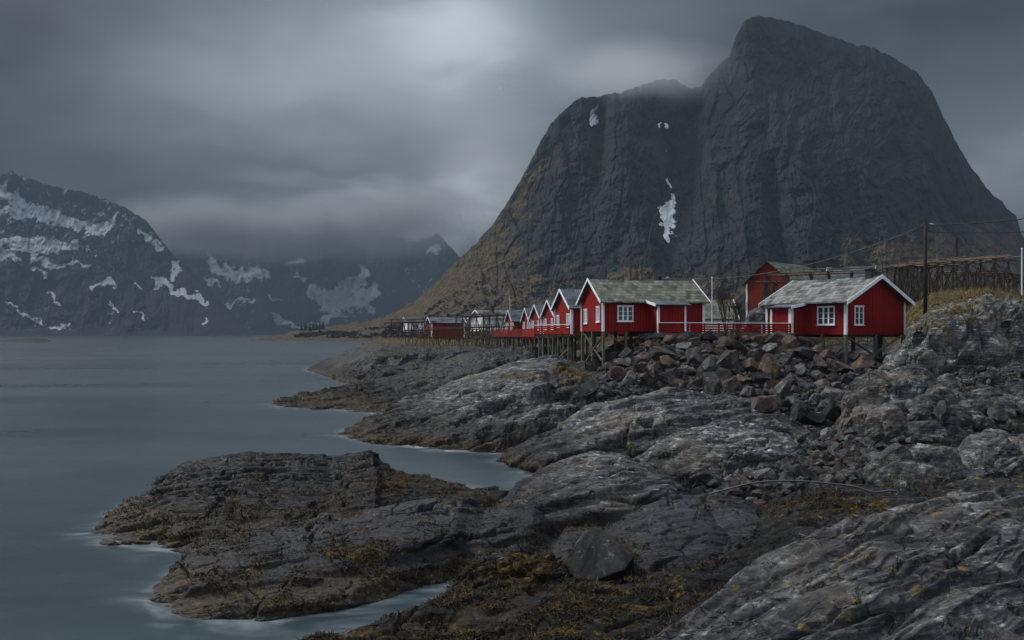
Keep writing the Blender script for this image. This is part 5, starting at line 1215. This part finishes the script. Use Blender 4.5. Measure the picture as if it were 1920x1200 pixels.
# ---------------------------------------------------------------- black pipe, ring and pegs
def pipe():
    pts = [(1300, 934), (1330, 926), (1372, 915), (1410, 906), (1450, 902), (1500, 902), (1550, 906), (1600, 912), (1640, 924), (1680, 938), (1712, 950), (1750, 962)]
    V = []
    for px, py in pts:
        Y = 33.5 - (px - 1300) / 450 * 4.0; p = P_(px, py, Y); p.z = max(p.z, gz(p.x, Y) + .06) if px < 1700 else p.z; V.append(p)
    sm = []
    for i in range(len(V) - 1):
        a, b, c_, d = V[max(i - 1, 0)], V[i], V[i + 1], V[min(i + 2, len(V) - 1)]
        for k in range(6):
            u = k / 6; sm.append(.5 * ((2 * b) + (c_ - a) * u + (2 * a - 5 * b + 4 * c_ - d) * u * u + (3 * b - a - 3 * c_ + d) * u ** 3))
    tag(MB().tube(sm, .034, 8).build('pipe', M['hose'], smooth=True), 'black plastic pipe arching over the weedy hollow in the rocks', 'pipe')
pipe()
rp = P_(1755, 592, 71.5); g_ = gz(rp.x, rp.y)
pts = [(rp.x + .62 * math.cos(a), rp.y, g_ + .05 + .62 * math.sin(a)) for a in np.linspace(-.2, math.pi + .2, 18)]
tag(MB().tube(pts, .06, 8).build('hose_hoop', M['black'], smooth=True), 'black hose hoop sticking out of the grass at the foot of the power pole', 'hose')
for (px, Y, lab) in ((1500, 15.4, 'small pale metal peg on the crest of the furrowed slab'), (1682, 13.6, 'small pale metal peg on the face of the furrowed slab')):
    g_ = gz(X_(px, Y), Y); t_ = thing('metal_peg', (X_(px, Y), Y, g_ - .03), 0, lab, 'peg')
    MB().tube([(0, 0, 0), (0, 0, .15)], .010, 6).build('rod', M['black'], t_); MB().bar((-.01, 0, .145), (.10, 0, .10), .022, .014).build('plate', M['metal_grey'], t_)

# ---------------------------------------------------------------- grass and seaweed (nobody could count the blades)
def blades(name, label, cat, material, Ppts, hgt, wid, lean, rs):
    n = len(Ppts); P0 = Ppts; a = rs.rand(n) * 6.283
    side = np.stack([np.cos(a), np.sin(a), 0 * a], 1) * wid * rs.uniform(.6, 1.4, (n, 1))
    h_ = hgt * rs.uniform(.45, 1.3, (n, 1)); le = np.stack([rs.normal(size=n), rs.normal(size=n), 0 * a], 1) * lean
    mid = P0 + np.array([0, 0, 1]) * h_ * .6 + le * h_ * .5; tip = P0 + np.array([0, 0, 1]) * h_ * .85 + le * h_ * 1.5
    V = np.stack([P0 - side, P0 + side, mid + side * .7, mid - side * .7, tip], 1).reshape(-1, 3).astype(np.float32)
    base = (np.arange(n) * 5)[:, None]
    quad = base + np.array([0, 1, 2, 3]); tri = base + np.array([3, 2, 4])
    loops = np.concatenate([quad.ravel(), tri.ravel()]).astype(np.int32)
    starts = np.concatenate([np.arange(n) * 4, n * 4 + np.arange(n) * 3]).astype(np.int32)
    me = bpy.data.meshes.new(name); me.vertices.add(len(V)); me.vertices.foreach_set('co', V.ravel()); me.loops.add(len(loops)); me.loops.foreach_set('vertex_index', loops)
    me.polygons.add(2 * n); me.polygons.foreach_set('loop_start', starts); me.update(calc_edges=True); me.materials.append(material)
    o = bpy.data.objects.new(name, me); COL.objects.link(o); tag(o, label, cat, kind='stuff')
def pick(Z, wgt, n, rs):
    w_ = wgt.ravel(); w_ = w_ / w_.sum(); i = rs.choice(len(w_), n, p=w_); P = Z['P'].reshape(-1, 3)[i].astype(float)
    sp = P[:, 1:2] * .0022; return P + np.concatenate([rs.normal(size=(n, 2)) * sp, -np.full((n, 1), .03)], 1)
def scrub():
    rnd = np.random.RandomState(9); v = np.empty(len(big.data.vertices) * 3, np.float32); big.data.vertices.foreach_get('co', v); v = v.reshape(-1, 3)[:1400 * 420]
    px = 960 + F * v[:, 0] / v[:, 1]; py = PY0 + F * (H - v[:, 2]) / v[:, 1]; n_ = fbm(v[:, 0] * .03, v[:, 1] * .03 + v[:, 2] * .05, 3, 610)
    w_ = sstep(480, 610, py) * sstep(-.1, .4, n_) * (py < 634) * (px > 520) + 1.2 * sstep(.1, .6, n_) * (px > 1350) * sstep(400, 540, py)
    idx = rnd.choice(len(v), 5200, p=w_ / w_.sum()); V = []; Fc = []; off = 0
    for i in idx:
        s_ = rnd.uniform(.8, 2.4); q = rnd.normal(size=(7, 3)) * np.array([.8, .8, .55]) * s_ + v[i] + np.array([0, 0, s_ * .4])
        V.append(q); Fc += [(off, off + 1, off + 2), (off + 2, off + 3, off + 4), (off + 4, off + 5, off + 6), (off + 1, off + 3, off + 5), (off, off + 4, off + 6)]; off += 7
    me = bpy.data.meshes.new('scrub'); me.from_pydata(np.concatenate(V).tolist(), [], Fc); me.materials.append(M['scrub']); o = bpy.data.objects.new('scrub', me); COL.objects.link(o)
    tag(o, 'dark low scrub dotted over the foot of the great mountain', 'scrub', kind='stuff')
M['scrub'] = simple('dark_scrub', (0.022, 0.019, 0.011), 0.9, .05, 0.5)
scrub()
rs = np.random.RandomState(5)
P = ZN['P']; pxg = 960 + F * P[..., 0] / P[..., 1]
gn = fbm(P[..., 0] * .55, P[..., 1] * .55, 3, 500); at = ZN['attrs']
gw = sstep(.30, .75, at['grass'] + .45 * gn) * (P[..., 2] > 2) * sstep(.25, .7, ZN['slope'])
blades('dry_grass', 'yellow brown dry grass on the hill, bank top and ledges', 'grass', M['grass'], pick(ZN, gw * 1.0, 60000, rs), .30, .016, .35, rs)
P2 = ZF['P']; gw2 = sstep(.15, .4, ZF['attrs']['grass'] + .3 * fbm(P2[..., 0] * .2, P2[..., 1] * .2, 3, 510)) * (P2[..., 2] > 3)
blades('far_dry_grass', 'dry grass on the far point around the fish racks', 'grass', M['grass'], pick(ZF, gw2, 15000, rs), .45, .05, .3, rs)
wn = fbm(P[..., 0] * .8, P[..., 1] * .8, 4, 520)
ww = sstep(.50, .70, at['weed'] + .75 * wn + .30 * (np.abs(P[..., 2] - .75) < .5)) * (P[..., 1] < 60) * (P[..., 2] > .12) * (P[..., 2] < 3.2)
blades('seaweed', 'brown and ochre seaweed tufts draped over the low tide rocks', 'seaweed', M['weed'], pick(ZN, ww, 50000, rs), .11, .020, .9, rs)

# ---------------------------------------------------------------- air
hb = MB().box(-4200, 5200, -60, 6300, -9.0, 730).build('haze', None or M['rock'])
hm = bpy.data.materials.new('haze_air'); hm.use_nodes = True; t = NT(hm.node_tree); t.n.clear()
o_ = t.new('ShaderNodeOutputMaterial'); v_ = t.new('ShaderNodeVolumePrincipled', {'Color': (0.092, 0.120, 0.158), 'Density': 0.00040, 'Anisotropy': 0.0})
t.l.new(v_.outputs[0], o_.inputs['Volume']); hb.data.materials[0] = hm
tag(hb, 'pale rain haze hanging over the whole fjord', 'haze', kind='stuff')
def mist(label, ctr, size, dens, scale, thr=(0.35, 0.65)):
    mb = MB(); import bmesh
    bm = bmesh.new(); bmesh.ops.create_icosphere(bm, subdivisions=3, radius=1.0); me = bpy.data.meshes.new('mist'); bm.to_mesh(me); bm.free()
    o = bpy.data.objects.new('mist', me); COL.objects.link(o); o.location = ctr; o.scale = size
    m = bpy.data.materials.new('cloud_mist'); m.use_nodes = True; t = NT(m.node_tree); t.n.clear()
    out = t.new('ShaderNodeOutputMaterial'); oc = obj_co(t); p = pos(t)
    r = t.vmath('LENGTH', oc); n = t.noise(p, scale, 4, 0.6, 0.4)
    e = t.math('MULTIPLY', t.mapr(r, 1.0, 0.0), t.mapr(t.math('ADD', n, t.math('MULTIPLY', t.math('SUBTRACT', 1.0, r), 0.25)), *thr))
    v = t.new('ShaderNodeVolumePrincipled', {'Color': (0.93, 0.97, 1.0), 'Anisotropy': 0.35, 'Density': t.math('MULTIPLY', e, dens)})
    t.l.new(v.outputs[0], out.inputs['Volume']); me.materials.append(m)
    m.cycles.homogeneous_volume = False
    try: m.cycles.volume_step_rate = 1.0
    except Exception: pass
    tag(o, label, 'mist', kind='stuff')
    return o
for px_, py_, Y_, sz_, dn_, lb_ in ((590, 432, 4500, (980, 420, 225), .013, 'soft cloud hiding the tops of the distant snowy mountains'), (350, 420, 4300, (560, 320, 210), .010, 'cloud over the notch between the left mountain and the distant ones'),
    (770, 395, 4400, (520, 320, 175), .006, 'thin cloud veil right of the distant summits, beside the great mountain')):
    mist(lb_, (X_(px_, Y_), Y_, Z_(py_, Y_)), sz_, dn_, 0.0035, (0.38, 0.72))
mist('wisp of cloud clinging to the lower summit of the great mountain', (X_(1180, 1260), 1260, Z_(140, 1260)), (200, 110, 62), 0.008, 0.010)
